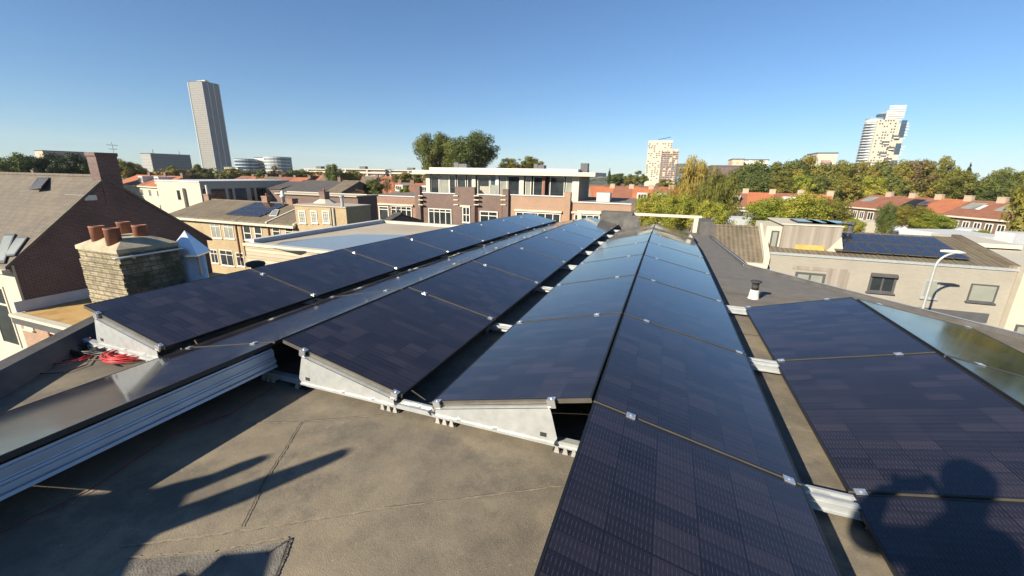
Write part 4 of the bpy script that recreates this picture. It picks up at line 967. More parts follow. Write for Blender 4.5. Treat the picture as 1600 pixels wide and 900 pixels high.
# street lamp
lp = PY(1448, 391, 20.9); yl = 20.9; ztp = PY(1475, 390, yl).z; px = PY(1440, 488, yl).x
sl_ = thing('street_lamp', 'tall pale street lamp with curved arm in front of the beige house', 'street lamp', (px, yl, GZ))
H = ztp-GZ; x2 = PY(1472, 391, yl).x-px; x3 = PY(1510, 392, yl).x-px; r_ = .6
pts = [(0, 0, 0), (0, 0, 3), (0, 0, H-r_-.1)] + [(r_*(1-math.cos(t)), 0, H-r_-.1+r_*math.sin(t)) for t in [i*math.pi/16 for i in range(1, 9)]] + [(x2, 0, H-.06)]
m = MB(); m.tube(pts, [.075, .062]+[.042]*(len(pts)-2), 10); m.build('pole', MAT['galv'], sl_, True)
m = MB(); m.tube([(x2-.05, 0, H-.06), (x2+.1, 0, H-.05), (x2+.5, 0, H-.07), (x3, 0, H-.09)], [.036, .055, .075, .045], 10); m.build('lamp_head', MAT['white'], sl_, True)
m = MB(); m.lathe((0, 0, 3.9), [(.09, 0), (.09, .1)], 10); m.build('band', MAT['galv'], sl_, True)

# ================================================================== red roofed terraces
def local_house(label, p0, p1, depth, ze, zr, wall, roof, nwin=2, group=None, pv=False, lights=0, chim=True, dormer=0, name='terraced_house', wz=(2.3, .95), cw='brick_brown'):
    # front wall from p0 to p1 (left to right as seen), house behind it
    d = Vector((p1[0]-p0[0], p1[1]-p0[1])); L = d.length; rz = math.atan2(d.y, d.x)
    h = thing(name, label, 'house', (p0[0], p0[1], GZ), rz, group)
    E, Z = ze-GZ, zr-GZ
    gable(h, 0.01, L-.01, 0, depth, 0, E, Z, wall, roof, over=.3)
    part('gutter', 'cream', h, lambda m: m.box(0.01, L-.01, -.45, -.25, E-.32, E-.08))
    wd_ = min(1.25, L/(nwin*1.5))
    for i in range(nwin):
        c = L*(i+.5)/nwin; win(h, '-y', 0, c-wd_/2, c+wd_/2, E-wz[0], E-wz[1]+.2, mull=2, mat='white', glass='glass', fw=.12, proud=.06)
        win(h, '-y', 0, c-wd_/2, c+wd_/2, .9, 2.4, mull=2, mat='white', glass='glass', fw=.12, proud=.06)
    if chim: stackp(h, L-.35, depth/2, Z-.4, Z+.95, 1.1, .6, cw, 0)
    s = (Z-E)/(depth/2)
    def onr(x, t): return Vector((x, depth/2*t, E+(Z-E)*t+.15))
    def rl_(x, t, w_, h_, mat, nm):
        a, b, c, e = onr(x, t), onr(x+w_, t), onr(x+w_, t+h_), onr(x, t+h_); up = Vector((0, -.04, .09))
        part(nm, mat, h, lambda m: m.slab(a+up, b+up, c+up, e+up, .08))
    if pv: rl_(L*.15, .12, 2.0, .72, 'frame_black', 'roof_panels'); rl_(L*.15+2.1, .08, 2.0, .36, 'frame_black', 'roof_panels'); rl_(L*.15+2.3, .52, 1.0, .2, 'glass_blue', 'roof_light')
    for i in range(lights): rl_(L*(.2+.35*i), .42, 1.0 if i else 2.0, .30 if i else .42, 'glass_pale' if not i else 'white', 'roof_light')
    if dormer:
        a = onr(L*.5-1, .2); m = MB(); m.box(L*.5-1.1, L*.5+1.1, a.y, depth/2, a.z-.1, a.z+1.5); dm = m.build('dormer', MAT['white'], h)
        win(dm, '-y', a.y, L*.5-.9, L*.5+.9, a.z+.2, a.z+1.3, mull=3, mat='white', glass='glass', fw=.12, proud=.06)
    return h
def row(n, pa, pb, depth, ze0, ze1, zr0, zr1, labels, group, walls, roofs, **kws):
    out = []
    for i in range(n):
        t0, t1 = i/n, (i+1)/n; tm = (t0+t1)/2
        a = (pa[0]+(pb[0]-pa[0])*t0, pa[1]+(pb[1]-pa[1])*t0); b = (pa[0]+(pb[0]-pa[0])*t1, pa[1]+(pb[1]-pa[1])*t1)
        kw = {k: (v[i % len(v)] if isinstance(v, list) else v) for k, v in kws.items()}
        out.append(local_house(labels[i] if i < len(labels) else labels[-1], a, b, depth, ze0+(ze1-ze0)*tm, zr0+(zr1-zr0)*tm, walls[i % len(walls)], roofs[i % len(roofs)], group=group, **kw))
    return out
# long row on the right (ridge v 303 at u 1325 down to 318 at u 1600)
ra = PD(1322, 328, 84); rb = PD(1720, 361, 50)
zrA = PD(1330, 305, 88).z; zeA = PD(1490, 338, 63).z
zr_ = (PD(1330, 304, 88).z + PD(1600, 319, 62).z)/2
R_L = ['red tiled terraced house, leftmost of the long row on the right', 'red tiled terraced house behind the round green tree, second of the long right row',
       'red tiled terraced house with black roof panels in the long right row', 'bright orange tiled terraced house in the long right row beside the black roof panels',
       'brown red tiled terraced house with a large bright roof light in the long right row', 'red tiled terraced house with two small bright roof lights in the long right row',
       'red tiled terraced house cut by the right edge of the photo', 'red tiled terraced house, second beyond the right edge of the photo', 'red tiled terraced house, last of the right row outside the photo']
row(8, (ra.x, ra.y), (rb.x, rb.y), 9, zeA, zeA, zr_, zr_, R_L, 'houses of the long red roofed row on the right', ['brick_brown'], ['tile_red', 'tile_red', 'tile_red', 'tile_orange', 'tile_red', 'tile_red'],
    pv=[False, False, True, False, False], lights=[1, 0, 0, 0, 2, 2, 2], nwin=[3, 2, 3, 2, 3], cw='brick_tan')
# red row behind the birch
a, b = PD(1085, 322, 86), PD(1305, 326, 76)
row(5, (a.x, a.y), (b.x, b.y), 9, a.z+.3, a.z+.3, PD(1160, 301, 88).z, PD(1160, 301, 88).z,
    ['red roofed house partly behind the golden birch', 'red roofed house with white dormers right of the birch', 'red roofed house above the white garden wall right of the birch', 'red roofed house behind the left side of the yellow green bush',
     'red roofed house behind the right side of the yellow green bush'], 'red roofed houses behind the birch and bushes', ['render_white', 'brick_tan'], ['tile_orange', 'tile_red'], nwin=3, dormer=[0, 1, 0, 1, 0], cw='brick_tan')
# row right of the penthouse
a, b = PD(925, 316, 92), PD(1085, 318, 86)
row(5, (a.x, a.y), (b.x, b.y), 10, a.z-.2, b.z-.2, PD(990, 294, 96).z, PD(990, 294, 96).z,
    ['orange roofed house just right of the penthouse', 'orange roofed house second right of the penthouse', 'orange roofed house above the brick corner', 'orange roofed house left of the birch', 'orange roofed house touching the birch crown'],
    'orange roofed houses between penthouse and birch', ['brick_orange', 'render_white'], ['tile_orange', 'tile_red'], dormer=[1, 0, 1], cw='brick_tan')
a, b = PD(925, 304, 130), PD(1090, 305, 130)
row(6, (a.x, a.y), (b.x, b.y), 10, a.z-1, b.z-1, PD(990, 292, 135).z, PD(990, 292, 135).z,
    ['far orange roof behind the first orange roofed house by the penthouse', 'far orange roof, second from the penthouse in the back row', 'far orange roof, third from the penthouse in the back row', 'far orange roof, fourth from the penthouse in the back row',
     'far orange roof beside the base of the white tower', 'far orange roof behind the birch crown'], 'far orange roofs right of the penthouse', ['brick_orange'], ['tile_orange', 'tile_red'])
# red roofs left of the penthouse and behind the dark roofs
for ri, (u0, u1, v, ve, dep, n, dm_) in enumerate([(572, 672, 287, 301, 105, 5, 1), (360, 470, 277, 283, 150, 5, 0), (455, 580, 275, 284, 170, 6, 0), (570, 668, 277, 284, 165, 5, 0)]):
    a, b = PD(u0, ve, dep), PD(u1, ve, dep*.93)
    side = ['left of the penthouse, front row', 'behind the white modern building', 'behind the dark slate roofs', 'left of the penthouse, back row'][ri]
    zr2_ = PD((u0+u1)/2, v, dep*.98).z
    row(n, (a.x, a.y), (b.x, b.y), 9, a.z, a.z, zr2_, zr2_, ['small red roofed house %s, %s from the left' % (side, ORD[i] if i else 'first') for i in range(n)], 'red roofed houses in the distance on the left',
        ['brick_orange', 'brick_red'], ['tile_red', 'tile_orange', 'tile_brown'], dormer=[dm_, 0], nwin=2)
# houses between the gable house and the white building
a, b = PD(180, 287, 100), PD(252, 292, 88)
row(3, (a.x, a.y), (b.x, b.y), 9, a.z, a.z, PD(212, 275, 98).z, PD(212, 275, 98).z, ['orange roofed house just right of the huge brick chimney', 'orange roofed house with white dormer left of the white modern building', 'orange roofed house touching the white modern building'],
    'orange roofed houses between the huge chimney and the white building', ['render_white'], ['tile_orange', 'tile_red'], dormer=[0, 1, 1])
h = thing('white_gabled_house', 'small white gabled house at the far left edge of the photo', 'house')
g0, g1 = PD(-14, 330, 45), PD(19, 330, 45)
gable(h, g0.x, g1.x, g0.y, g0.y+6, GZ, PD(5, 318, 45).z, PD(5, 292, 47).z, 'render_white', 'tile_dark')
winp(h, 8, 305, 13, 316, g0.y, mull=2, mat='white', fw=.1)
simple_house('terraced_house', 'dark grey roofed neighbour house behind the tall gable house', 20, 62, 275, 291, 33, 9, 'brick_brown', 'tile_brown', ch=[.85])

# ------------------------------------------------------------------ gardens and low buildings on the right
def slabp(name, label, cat, mat, u0, u1, vt, dep, th=3, vb=None, rightdep=None, name2='wall', group=None):
    a = PD(u0, vt, dep); b = PD(u1, vt, rightdep or dep); zt = (a.z+b.z)/2; zb = GZ if vb is None else PD((u0+u1)/2, vb, dep).z
    d = Vector((b.x-a.x, b.y-a.y)); n = Vector((-d.y, d.x)).normalized()*th
    m = MB(); m.prism([(a.x, a.y), (b.x, b.y), (b.x+n.x, b.y+n.y), (a.x+n.x, a.y+n.y)], 'z', zb, zt)
    o = m.build(name, MAT[mat]); return tag(o, label, cat, group)
slabp('garden_wall', 'pale garden wall below the birch, left of the yellow green bush', 'wall', 'render_white', 1118, 1185, 333, 64)
slabp('garden_shed', 'flat roofed white garden shed below the red roofs right of the birch', 'shed', 'grey_render', 1128, 1190, 341, 52)
slabp('garden_wall', 'long pale garden wall behind the solar roof of the beige house', 'wall', 'render_white', 1352, 1420, 347, 60)
slabp('garden_wall', 'long pale grey garden wall left of the brick facade windows', 'wall', 'grey_render', 1395, 1540, 355, 55, rightdep=50)
slabp('garden_shed', 'low grey flat roofed shed behind the tiled verge of the beige house', 'shed', 'grey_render', 1500, 1592, 370, 40, th=6)
gs = thing('green_annex', 'dark green annex with white coping and lattice window beside the tiled verge', 'annex')
a, b = PY(1524, 385, 30), PY(1592, 390, 30)
part('wall', 'anthracite', gs, lambda m: m.box(a.x, b.x, 30, 34, GZ, a.z)); part('coping', 'cream', gs, lambda m: m.box(a.x-.1, b.x, 29.8, 34.1, a.z+.003, PY(1560, 381, 30).z))
winp(gs, 1548, 397, 1578, 408, 30, mull=4, trans=.5, mat='white', fw=.08)
slabp('rendered_chimney', 'broad grey rendered chimney at the right edge behind the beige house', 'chimney', 'grey_render', 1587, 1625, 365, 29, th=1.2)

# ------------------------------------------------------------------ towers and far buildings
def fac(name, wall, dark, nx, nz, fill=.5, fz=.5, rough=.7):
    # storey pattern by facade coordinates: nx, nz = bay width and storey height in metres
    t = NT(name); v = t.wallvec(); sp_ = t.n('SeparateXYZ'); t.l(v, sp_.inputs[0])
    fx = t.math('FRACT', t.math('DIVIDE', sp_.outputs[0], nx)); fy = t.math('FRACT', t.math('DIVIDE', sp_.outputs[1], nz))
    m_ = t.math('MULTIPLY', t.math('LESS_THAN', fx, fill), t.math('LESS_THAN', fy, fz))
    cb = t.n('CombineXYZ'); t.l(t.math('FLOOR', t.math('DIVIDE', sp_.outputs[0], nx)), cb.inputs[0]); t.l(t.math('FLOOR', t.math('DIVIDE', sp_.outputs[1], nz)), cb.inputs[1])
    wn = t.n('TexWhiteNoise', noise_dimensions='3D'); t.l(cb.outputs[0], wn.inputs[0])
    dk = t.mix(t.math('MULTIPLY', wn.outputs[0], .6), dark, wall)
    t.color(t.mix(m_, wall, dk)); t.set(rough); MAT[name] = t.m
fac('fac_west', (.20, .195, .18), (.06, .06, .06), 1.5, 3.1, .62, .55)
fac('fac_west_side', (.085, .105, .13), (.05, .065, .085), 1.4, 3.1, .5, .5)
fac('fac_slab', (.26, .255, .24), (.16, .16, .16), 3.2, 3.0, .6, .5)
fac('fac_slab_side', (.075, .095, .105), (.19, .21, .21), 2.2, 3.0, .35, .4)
fac('fac_bands', (.66, .64, .58), (.10, .13, .16), 40, 3.2, .98, .45)
fac('fac_bands_blue', (.22, .28, .33), (.05, .08, .12), 40, 3.2, .98, .6)
fac('fac_flats', (.72, .68, .56), (.22, .20, .17), 6.0, 2.9, .80, .42)
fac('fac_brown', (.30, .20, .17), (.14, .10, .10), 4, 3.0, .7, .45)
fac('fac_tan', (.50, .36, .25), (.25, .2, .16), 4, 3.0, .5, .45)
fac('fac_dark', (.05, .06, .08), (.18, .22, .27), 3, 3.0, .5, .5)
def tower(name, label, cat, uc, ul, ur, vt, vb, dep, ml, mr, roofm='anthracite', group=None):
    c = PD(uc, vb, dep); x1, y0_ = c.x, c.y; zt = PD(uc, vt, (Vector((PY(uc, vt, y0_).x, y0_, 0))-Vector((0, 0, 0))).length and (PY(uc, vt, y0_)-C0).dot(Fv)).z
    vm = vb; x0_ = PY(ul, vm, y0_).x; y1_ = PX(ur, vm, x1).y if ur is not None else y0_+25
    if x1 < 0: pass
    t = thing(name, label, cat, group=group)
    m = MB(); m.box(x0_, x1, y0_, y1_, GZ, zt); m.build('front', MAT[ml], t)
    if mr: m = MB(); m.box(x1+.02, x1+.35, y0_+.02, y1_, GZ, zt-.3); m.build('flank', MAT[mr], t)
    m = MB(); m.box(x0_-.2, x1+.4, y0_-.2, y1_+.2, zt, zt+.8); m.build('roof_edge', MAT[roofm], t)
    return t, x0_, x1, y0_, y1_, zt
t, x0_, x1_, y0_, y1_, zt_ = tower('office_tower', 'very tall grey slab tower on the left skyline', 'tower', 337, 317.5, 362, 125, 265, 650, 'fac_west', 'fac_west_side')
for k in range(4):
    q = y0_+(y1_-y0_)*(k+.02)/3.06; part('rib', 'grey_render', t, lambda m: m.box(x1_+.35, x1_+1.2, q, q+.9, GZ, zt_-.3))
part('rib', 'grey_render', t, lambda m: m.box(x0_-.2, x0_+1.0, y0_-.8, y0_-.02, GZ, zt_))
part('roof_plant', 'cream', t, lambda m: m.box(x0_+8, x1_-3, y0_+8, y1_-12, zt_+.81, zt_+3.5)); part('mast', 'anthracite', t, lambda m: m.box(x0_+1, x0_+1.4, y0_+2, y0_+2.4, zt_+.81, zt_+4))
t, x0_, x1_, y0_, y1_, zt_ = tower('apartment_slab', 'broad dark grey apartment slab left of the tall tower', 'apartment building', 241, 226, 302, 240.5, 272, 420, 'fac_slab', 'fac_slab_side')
for q in (.1, .75): part('antenna', 'anthracite', t, lambda m: m.box(x1_-2, x1_-1.7, y0_+(y1_-y0_)*q, y0_+(y1_-y0_)*q+.4, zt_+.8, zt_+4.5))
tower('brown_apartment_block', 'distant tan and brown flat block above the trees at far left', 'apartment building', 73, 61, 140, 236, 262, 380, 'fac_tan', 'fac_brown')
def roundb(label, u0, u1, vt, dep, mat, mat2, un, vn):
    a, b = PD(u0, 265, dep), PD(u1, 265, dep); c = (a+b)/2; r = (b-a).length/2; zt = PD((u0+u1)/2, vt, dep).z
    t = thing('round_office_building', label, 'office building', (c.x, c.y, GZ)); H = zt-GZ
    part('facade', mat, t, lambda m: m.lathe((0, 0, 0), [(r, 0), (r, H)], 24), smooth=False)
    n = int(H/3.2)
    for k in range(1, n+1): m = MB(); m.lathe((0, 0, k*3.2-.5), [(r+.35, 0), (r+.35, .9)], 24); m.build('floor_band', MAT[mat2], t)
    return t
roundb('small blue glass round office block just right of the tall tower', 371, 403, 248.5, 430, 'glass_blue', 'grey_render', 0, 0)
roundb('white banded round office block right of the small blue one', 417, 455, 245.5, 440, 'fac_bands_blue', 'cream', 0, 0)
tower('office_wing', 'low white banded office wing between the two round office blocks', 'office building', 421, 400, 430, 247, 268, 435, 'fac_bands', 'fac_bands_blue')
tower('low_white_hall', 'low white hall in front of the round office blocks', 'hall', 372, 351, 380, 262, 268, 400, 'render_white', 'grey_render')
# long white gallery flats
for lab, u0, u1, vt, dep in (('long white gallery flats left of the round green tree', 478, 512, 263.5, 330), ('long white gallery flats right of the round green tree', 535, 603, 263.5, 325), ('long white gallery flats reaching behind the penthouse', 604, 690, 265.5, 320)):
    a, b = PD(u0, 266, dep), PD(u1, 266, dep-8); t = thing('gallery_flats', lab, 'apartment building', (a.x, a.y, GZ), math.atan2(b.y-a.y, b.x-a.x), 'long white gallery flats on the horizon')
    L = (b-a).length; H = PD(u0, vt, dep).z-GZ
    part('wall', 'fac_brown', t, lambda m: m.box(0, L, 0, 12, 0, H-.6)); part('roof_edge', 'cream', t, lambda m: m.box(-.2, L+.2, -1.6, 12.2, H-.597, H))
    k = 1
    while k*2.9 < H-1: part('gallery', 'cream', t, lambda m: m.box(0, L, -1.5, -.01, k*2.9-.2, k*2.9+.95)); k += 1
    n = int(L/14)
    for i in range(n): part('stair_tower', 'render_white', t, lambda m: m.box(i*L/n+3, i*L/n+4.2, -1.7, -.02, 0, H-.7))
    part('roof_house', 'anthracite', t, lambda m: m.box(L*.35, L*.35+5, 3, 7, H+.001, H+2))
# white residential tower with brown neighbour
def wtower(name, label, ul, ur, vt, vb, dep, wall, win_mat, cols, rows_, seed, dens, wsz, y_depth=18, side='grey_render'):
    a, b = PD(ul, vb, dep), PD(ur, vb, dep); y = a.y; x0, x1 = PY(ul, vb, y).x, PY(ur, vb, y).x; zt = PY((ul+ur)/2, vt, y).z
    t = thing(name, label, 'tower'); part('wall', wall, t, lambda m: m.box(x0, x1, y, y+y_depth, GZ, zt)); part('roof_edge', 'cream', t, lambda m: m.box(x0-.1, x1+.1, y-.1, y+y_depth+.1, zt+.002, zt+.8))
    rr = random.Random(seed); z0 = PY(ul, vb-2, y).z; me = None; n = 0
    dx = (x1-x0)/cols; dz = (zt-1.5-z0)/rows_
    for j in range(rows_):
        for i in range(cols):
            if rr.random() > dens or n >= 100: continue
            if me is None:
                m = MB(); m.box(0, wsz[0], -.12, -.002, 0, wsz[1]); o = m.build('window', MAT[win_mat], t); me = o.data
            else: o = obj('window', me, t)
            o.location = (x0+dx*(i+.5)-wsz[0]/2+rr.uniform(-.15, .15)*dx, y, z0+dz*(j+.25)); n += 1
    return t, x0, x1, y, zt
t, x0_, x1_, y_, zt_ = wtower('residential_tower', 'white residential tower with small scattered windows left of the birch', 1007, 1044, 221, 285, 430, 'render_white', 'anthracite', 9, 20, 4, .52, (1.5, 1.1))
part('crane_arm', 'anthracite', t, lambda m: m.tube([(x0_+9, y_+5, zt_+2), (x0_+21, y_+5, zt_+4.5)], .3, 4))
t, x0_, x1_, y_, zt_ = wtower('brown_residential_tower', 'lower brown residential tower right against the white tower', 1029, 1054.5, 234.5, 287, 415, 'fac_tan', 'anthracite', 6, 15, 9, .85, (2.2, 1.5))
for k in range(4): q = x0_+(x1_-x0_)*k/3; part('pilaster', 'fac_brown', t, lambda m: m.box(q-.35, q+.35, y_-.5, y_-.13, GZ, zt_))
tower('dark_residential_block', 'small dark residential block between brown tower and birch', 'apartment building', 1070, 1054, None, 257, 285, 400, 'fac_dark', None)
tower('brown_brick_office', 'wide low brown brick office behind the birch', 'office building', 1168, 1108, None, 260.5, 285, 260, 'brick_purple', None)
tower('tan_apartment_block', 'tan apartment block behind the brown brick office', 'apartment building', 1158, 1140, None, 249.5, 280, 330, 'fac_tan', None)
tower('pale_apartment_block', 'pale apartment block half hidden by the tree row', 'apartment building', 1196, 1158.5, None, 250.5, 280, 335, 'fac_flats', None)
t, x0_, x1_, y0_, y1_, zt_ = tower('white_hospital_block', 'white topped brown block peeking over the long tree row', 'building', 1300, 1269, None, 240, 282, 300, 'render_white', None)
part('brown_wing', 'fac_brown', t, lambda m: m.box(x0_+3, x1_-4, y0_-3, y0_-.05, GZ, zt_-4.5))
# patterned tower on the right skyline
D_ = 330; tb = thing('patterned_tower', 'white patterned residential tower with balconies on the right skyline', 'tower')
a, b = PD(1357, 255, D_), PD(1403, 255, D_); y = (a.y+b.y)/2; x0_, x1_ = PY(1357, 252, y).x, PY(1402, 252, y).x
zt_ = PY(1385, 187, y).z; W_ = x1_-x0_
part('body', 'render_white', tb, lambda m: m.box(x0_, x0_+W_*.72, y, y+20, GZ, zt_))
part('body', 'render_white', tb, lambda m: m.box(x0_+W_*.72+.01, x1_, y+.6, y+19, GZ, zt_-3))
zc = PY(1393, 165, y).z
part('core', 'grey_render', tb, lambda m: m.box(x0_+W_*.30, x0_+W_*.86, y+3, y+14, zt_-.5, zc-3))
for k in range(6): part('crown_slat', 'white', tb, lambda m: m.box(x0_+W_*.34, x0_+W_*.90, y+2.4, y+2.95, zt_+1+k*(zc-zt_)/6, zt_+2.1+k*(zc-zt_)/6))
fac('fac_pale_blue', (.42, .45, .46), (.14, .18, .22), 40, 3.2, .98, .5)
def f(m): m.lathe((x0_+1.0, y+9, GZ), [(6.2, 0), (6.2, zt_-GZ+2.0)], 18)
part('glass_curve', 'fac_pale_blue', tb, f)
part('glass_lantern', 'glass_blue', tb, lambda m: m.lathe((x0_+7, y+9, zt_+.0), [(5.6, 0), (5.6, 5.0)], 18))
rr = random.Random(5); zb = PY(1380, 262, y).z; me = None; H = zt_-zb; nfl = 17
for j in range(nfl):
    for i in range(7):
        if rr.random() < .45: continue
        xx = x0_+W_*(.06+.09*i); zz = zb+H*(j+.4)/nfl
        if me is None: m = MB(); m.box(0, .95, -.15, -.002, 0, 1.05); o = m.build('window', MAT['anthracite'], tb); me = o.data
        else: o = obj('window', me, tb)
        o.location = (xx, y, zz)
for j in range(nfl-1):
    zz = zb+H*(j+.3)/nfl
    if rr.random() < .9: part('balcony', 'white', tb, lambda m: m.box(x1_+.01, x1_+rr.uniform(1.0, 2.8), y+1, y+12, zz, zz+1.0)); part('balcony_recess', 'glass_blue', tb, lambda m: m.box(x1_-3.4, x1_+.06, y+.3, y+.59, zz+1.0, zz+3.0))
    if j % 2 == 0 and j < 12: i = rr.choice((.52, .60, .30)); part('balcony_recess', 'anthracite', tb, lambda m: m.box(x0_+W_*i, x0_+W_*i+5, y-.2, y-.003, zz, zz+2.6)); part('balcony', 'white', tb, lambda m: m.box(x0_+W_*i+1, x0_+W_*i+4.2, y-1.6, y-.21, zz+.2, zz+1.0))
    part('balcony', 'grey_render', tb, lambda m: m.box(x0_-6.3, x0_-.02, y+2, y+9, zz+1, zz+1.7))

# ================================================================== trees
import numpy as np
def crown_mesh(seed, n, leaf, lobes=26, asp=1.0, low=.0, droop=0, conical=0, gap=.0, core=.42):
    rr = np.random.RandomState(seed)
    C = []; 
    for i in range(lobes):
        while True:
            p = rr.uniform(-1, 1, 3)
            if np.linalg.norm(p) < 1: break
        p = p/np.linalg.norm(p)*rr.uniform(.30, .88)**.6*rr.uniform(.82, 1.04)
        rad_ = rr.uniform(.11, .27)
        if conical: k = 1-(p[2]+1)/2*.85; p[0] *= k; p[1] *= k; rad_ *= max(.35, k)
        C.append((p, rad_))
    C.append((np.zeros(3), core)); C.append((np.array([.15, 0, -.25]), .4))
    w_ = np.array([c[1]**2 for c in C]); w_ /= w_.sum()
    idx = rr.choice(len(C), n, p=w_); cen = np.array([C[i][0] for i in idx]); rd_ = np.array([C[i][1] for i in idx])
    d = rr.normal(size=(n, 3)); d /= np.linalg.norm(d, axis=1)[:, None]
    pos = cen + d*(rd_*rr.uniform(.45, 1.22, n)**.8)[:, None]
    pos[:, 2] *= asp
    if droop: pos[:, 2] -= droop*rr.uniform(0, 1, n)*np.linalg.norm(pos[:, :2], axis=1)
    t1 = rr.normal(size=(n, 3)); nrm = d*1.1 + rr.normal(size=(n, 3))*.42; nrm /= np.linalg.norm(nrm, axis=1)[:, None]
    t1 -= nrm*(t1*nrm).sum(1)[:, None]; t1 /= np.linalg.norm(t1, axis=1)[:, None]; t2 = np.cross(nrm, t1)
    s = leaf*rr.uniform(.5, 1.25, n)[:, None]; q = .62
    if droop: t1 = t1*.35; t1[:, 2] -= 1.0; t2 = np.cross(nrm, t1); q = .3
    v = np.stack([pos-t1*s*.5, pos+t2*s*q*.5, pos+t1*s*.5, pos-t2*s*q*.5], 1).reshape(-1, 3)
    me = bpy.data.meshes.new('crown'); me.vertices.add(4*n); me.vertices.foreach_set('co', v.ravel())
    me.loops.add(4*n); me.loops.foreach_set('vertex_index', np.arange(4*n)); me.polygons.add(n); me.polygons.foreach_set('loop_start', np.arange(0, 4*n, 4)); me.update(calc_edges=True)
    return me
CR = {}
def crown(kind, seed):
    k = (kind, seed)
    if k not in CR:
        CR[k] = {'far': lambda: crown_mesh(seed, 6500, .13, 44), 'round': lambda: crown_mesh(seed, 12000, .088, 60), 'near': lambda: crown_mesh(seed, 26000, .058, 80, core=.62),
                 'birch': lambda: crown_mesh(seed, 22000, .085, 60, 1.0, droop=.35, core=.6), 'poplar': lambda: crown_mesh(seed, 5000, .16, 30, 1, conical=1), 'sparse': lambda: crown_mesh(seed, 2600, .07, 30)}[kind]()
    return CR[k]
TRUNK = {}
def trunk_mesh(seed):
    if seed not in TRUNK:
        rr = random.Random(seed); m = MB(); m.tube([(0, 0, 0), (.03, .02, .5), (.0, .05, 1.0), (.03, 0, 1.5)], [.075, .055, .04, .015], 7)
        for i in range(7):
            a = rr.uniform(0, 6.28); z = rr.uniform(.55, 1.15); l = rr.uniform(.35, .7)
            m.tube([(0, .02, z), (math.cos(a)*l*.5, math.sin(a)*l*.5, z+l*.35), (math.cos(a)*l, math.sin(a)*l, z+l*.75)], [.03, .02, .006], 5)
        o = m.build('trunk', MAT['bark']); TRUNK[seed] = o.data; bpy.data.objects.remove(o)
    return TRUNK[seed]
def tree(label, u, vt, vb, wpx, dep, kind='far', mat='leaf_green', seed=1, group=None, name='tree', rz=None, dscale=1.0):
    top = PD(u, vt, dep); r = wpx/2*dep/FPX; bot = PD(u, vb, dep); hz = (top.z-bot.z)/2; cz = (top.z+bot.z)/2
    t = thing(name, label, 'tree', (top.x, top.y, GZ), (seed*1.7+u*.13) % 6.28 if rz is None else rz, group)
    me = crown(kind, seed).copy() if (kind, seed, mat) not in CR else CR[(kind, seed, mat)]
    if (kind, seed, mat) not in CR: me.materials.clear(); me.materials.append(MAT[mat]); CR[(kind, seed, mat)] = me
    c = obj('crown', me, t, (0, 0, cz-GZ)); c.scale = (r*1.14, r*1.14*dscale, hz*(1.0 if kind == 'round' else 1.14))
    hb = max(.5, cz-GZ-hz*.75); k = obj('trunk', trunk_mesh(seed % 3), t, (0, 0, 0)); k.scale = (r*.55, r*.55, (cz-GZ+hz*.25)/1.5); return t
# big pair behind the penthouse
tree('huge dark green tree, left one of the pair behind the penthouse', 682, 203, 276, 66, 105, 'near', 'leaf_green', 1, 'pair of huge trees behind the penthouse')
tree('huge bright green tree, right one of the pair behind the penthouse', 735, 208, 278, 92, 100, 'near', 'leaf_green', 2, 'pair of huge trees behind the penthouse')
tree('olive tree crown behind the penthouse roof, right of the huge pair', 795, 246, 276, 34, 100, 'round', 'leaf_olive', 3); tree('low olive brown tree crown behind the small roof boxes', 828, 244, 276, 44, 104, 'round', 'leaf_olive', 4)
tree('dark pointed conifer right of the penthouse', 953, 262, 290, 9, 150, 'poplar', 'leaf_dark', 11, name='conifer'); tree('small round green tree right of the penthouse', 967, 272, 292, 34, 150, 'far', 'leaf_green', 6); tree('round green tree left of the white tower', 993, 269, 292, 34, 140, 'far', 'leaf_green', 5)
tree('low green tree at the foot of the white tower', 1040, 280, 300, 26, 150, 'far', 'leaf_olive', 3); tree('low dark tree beside the low green tree at the white tower', 1062, 280, 300, 26, 150, 'far', 'leaf_green', 4)
# birch and bushes
tree('tall golden weeping birch, left of the green birch', 1090, 247, 335, 66, 70, 'birch', 'leaf_gold', 7, name='birch'); tree('tall olive green birch right of the golden birch', 1126, 266, 350, 74, 62, 'birch', 'leaf_olive', 8, name='birch')
tree('bright yellow green bush tree, leftmost under the golden birch', 1028, 301, 356, 66, 46, 'near', 'leaf_yellowgreen', 2); tree('bright yellow green bush tree right below the golden birch', 1066, 300, 364, 66, 44, 'near', 'leaf_yellowgreen', 1)
tree('loose light green shrub at the right end of the white rail', 1114, 315, 374, 60, 38, 'near', 'leaf_yellowgreen', 9, name='shrub')
tree('large yellow green tree, left half of the bush mass above the wooden dormer', 1212, 306, 368, 78, 48, 'near', 'leaf_yellowgreen', 1); tree('large yellow green tree, middle of the bush mass above the wooden dormer', 1252, 303, 370, 88, 46, 'near', 'leaf_yellowgreen', 2)
tree('large olive tree, right end of the bush mass above the wooden dormer', 1300, 312, 370, 66, 47, 'near', 'leaf_olive', 9); tree('small golden bush at the left edge of the pale garden wall', 1335, 340, 372, 36, 45, 'near', 'leaf_yellowgreen', 1, name='bush')
tree('slender grey green tree before the pale garden wall', 1390, 318, 372, 26, 50, 'near', 'leaf_green', 2); tree('round olive tree before the red row on the right', 1424, 318, 356, 52, 54, 'near', 'leaf_olive', 1)
tree('bright green bush touching the brick facade windows', 1460, 333, 364, 56, 52, 'near', 'leaf_yellowgreen', 9, name='bush'); tree('small green bush on top of the grey garden wall', 1536, 359, 374, 22, 44, 'near', 'leaf_yellowgreen', 2, name='bush')
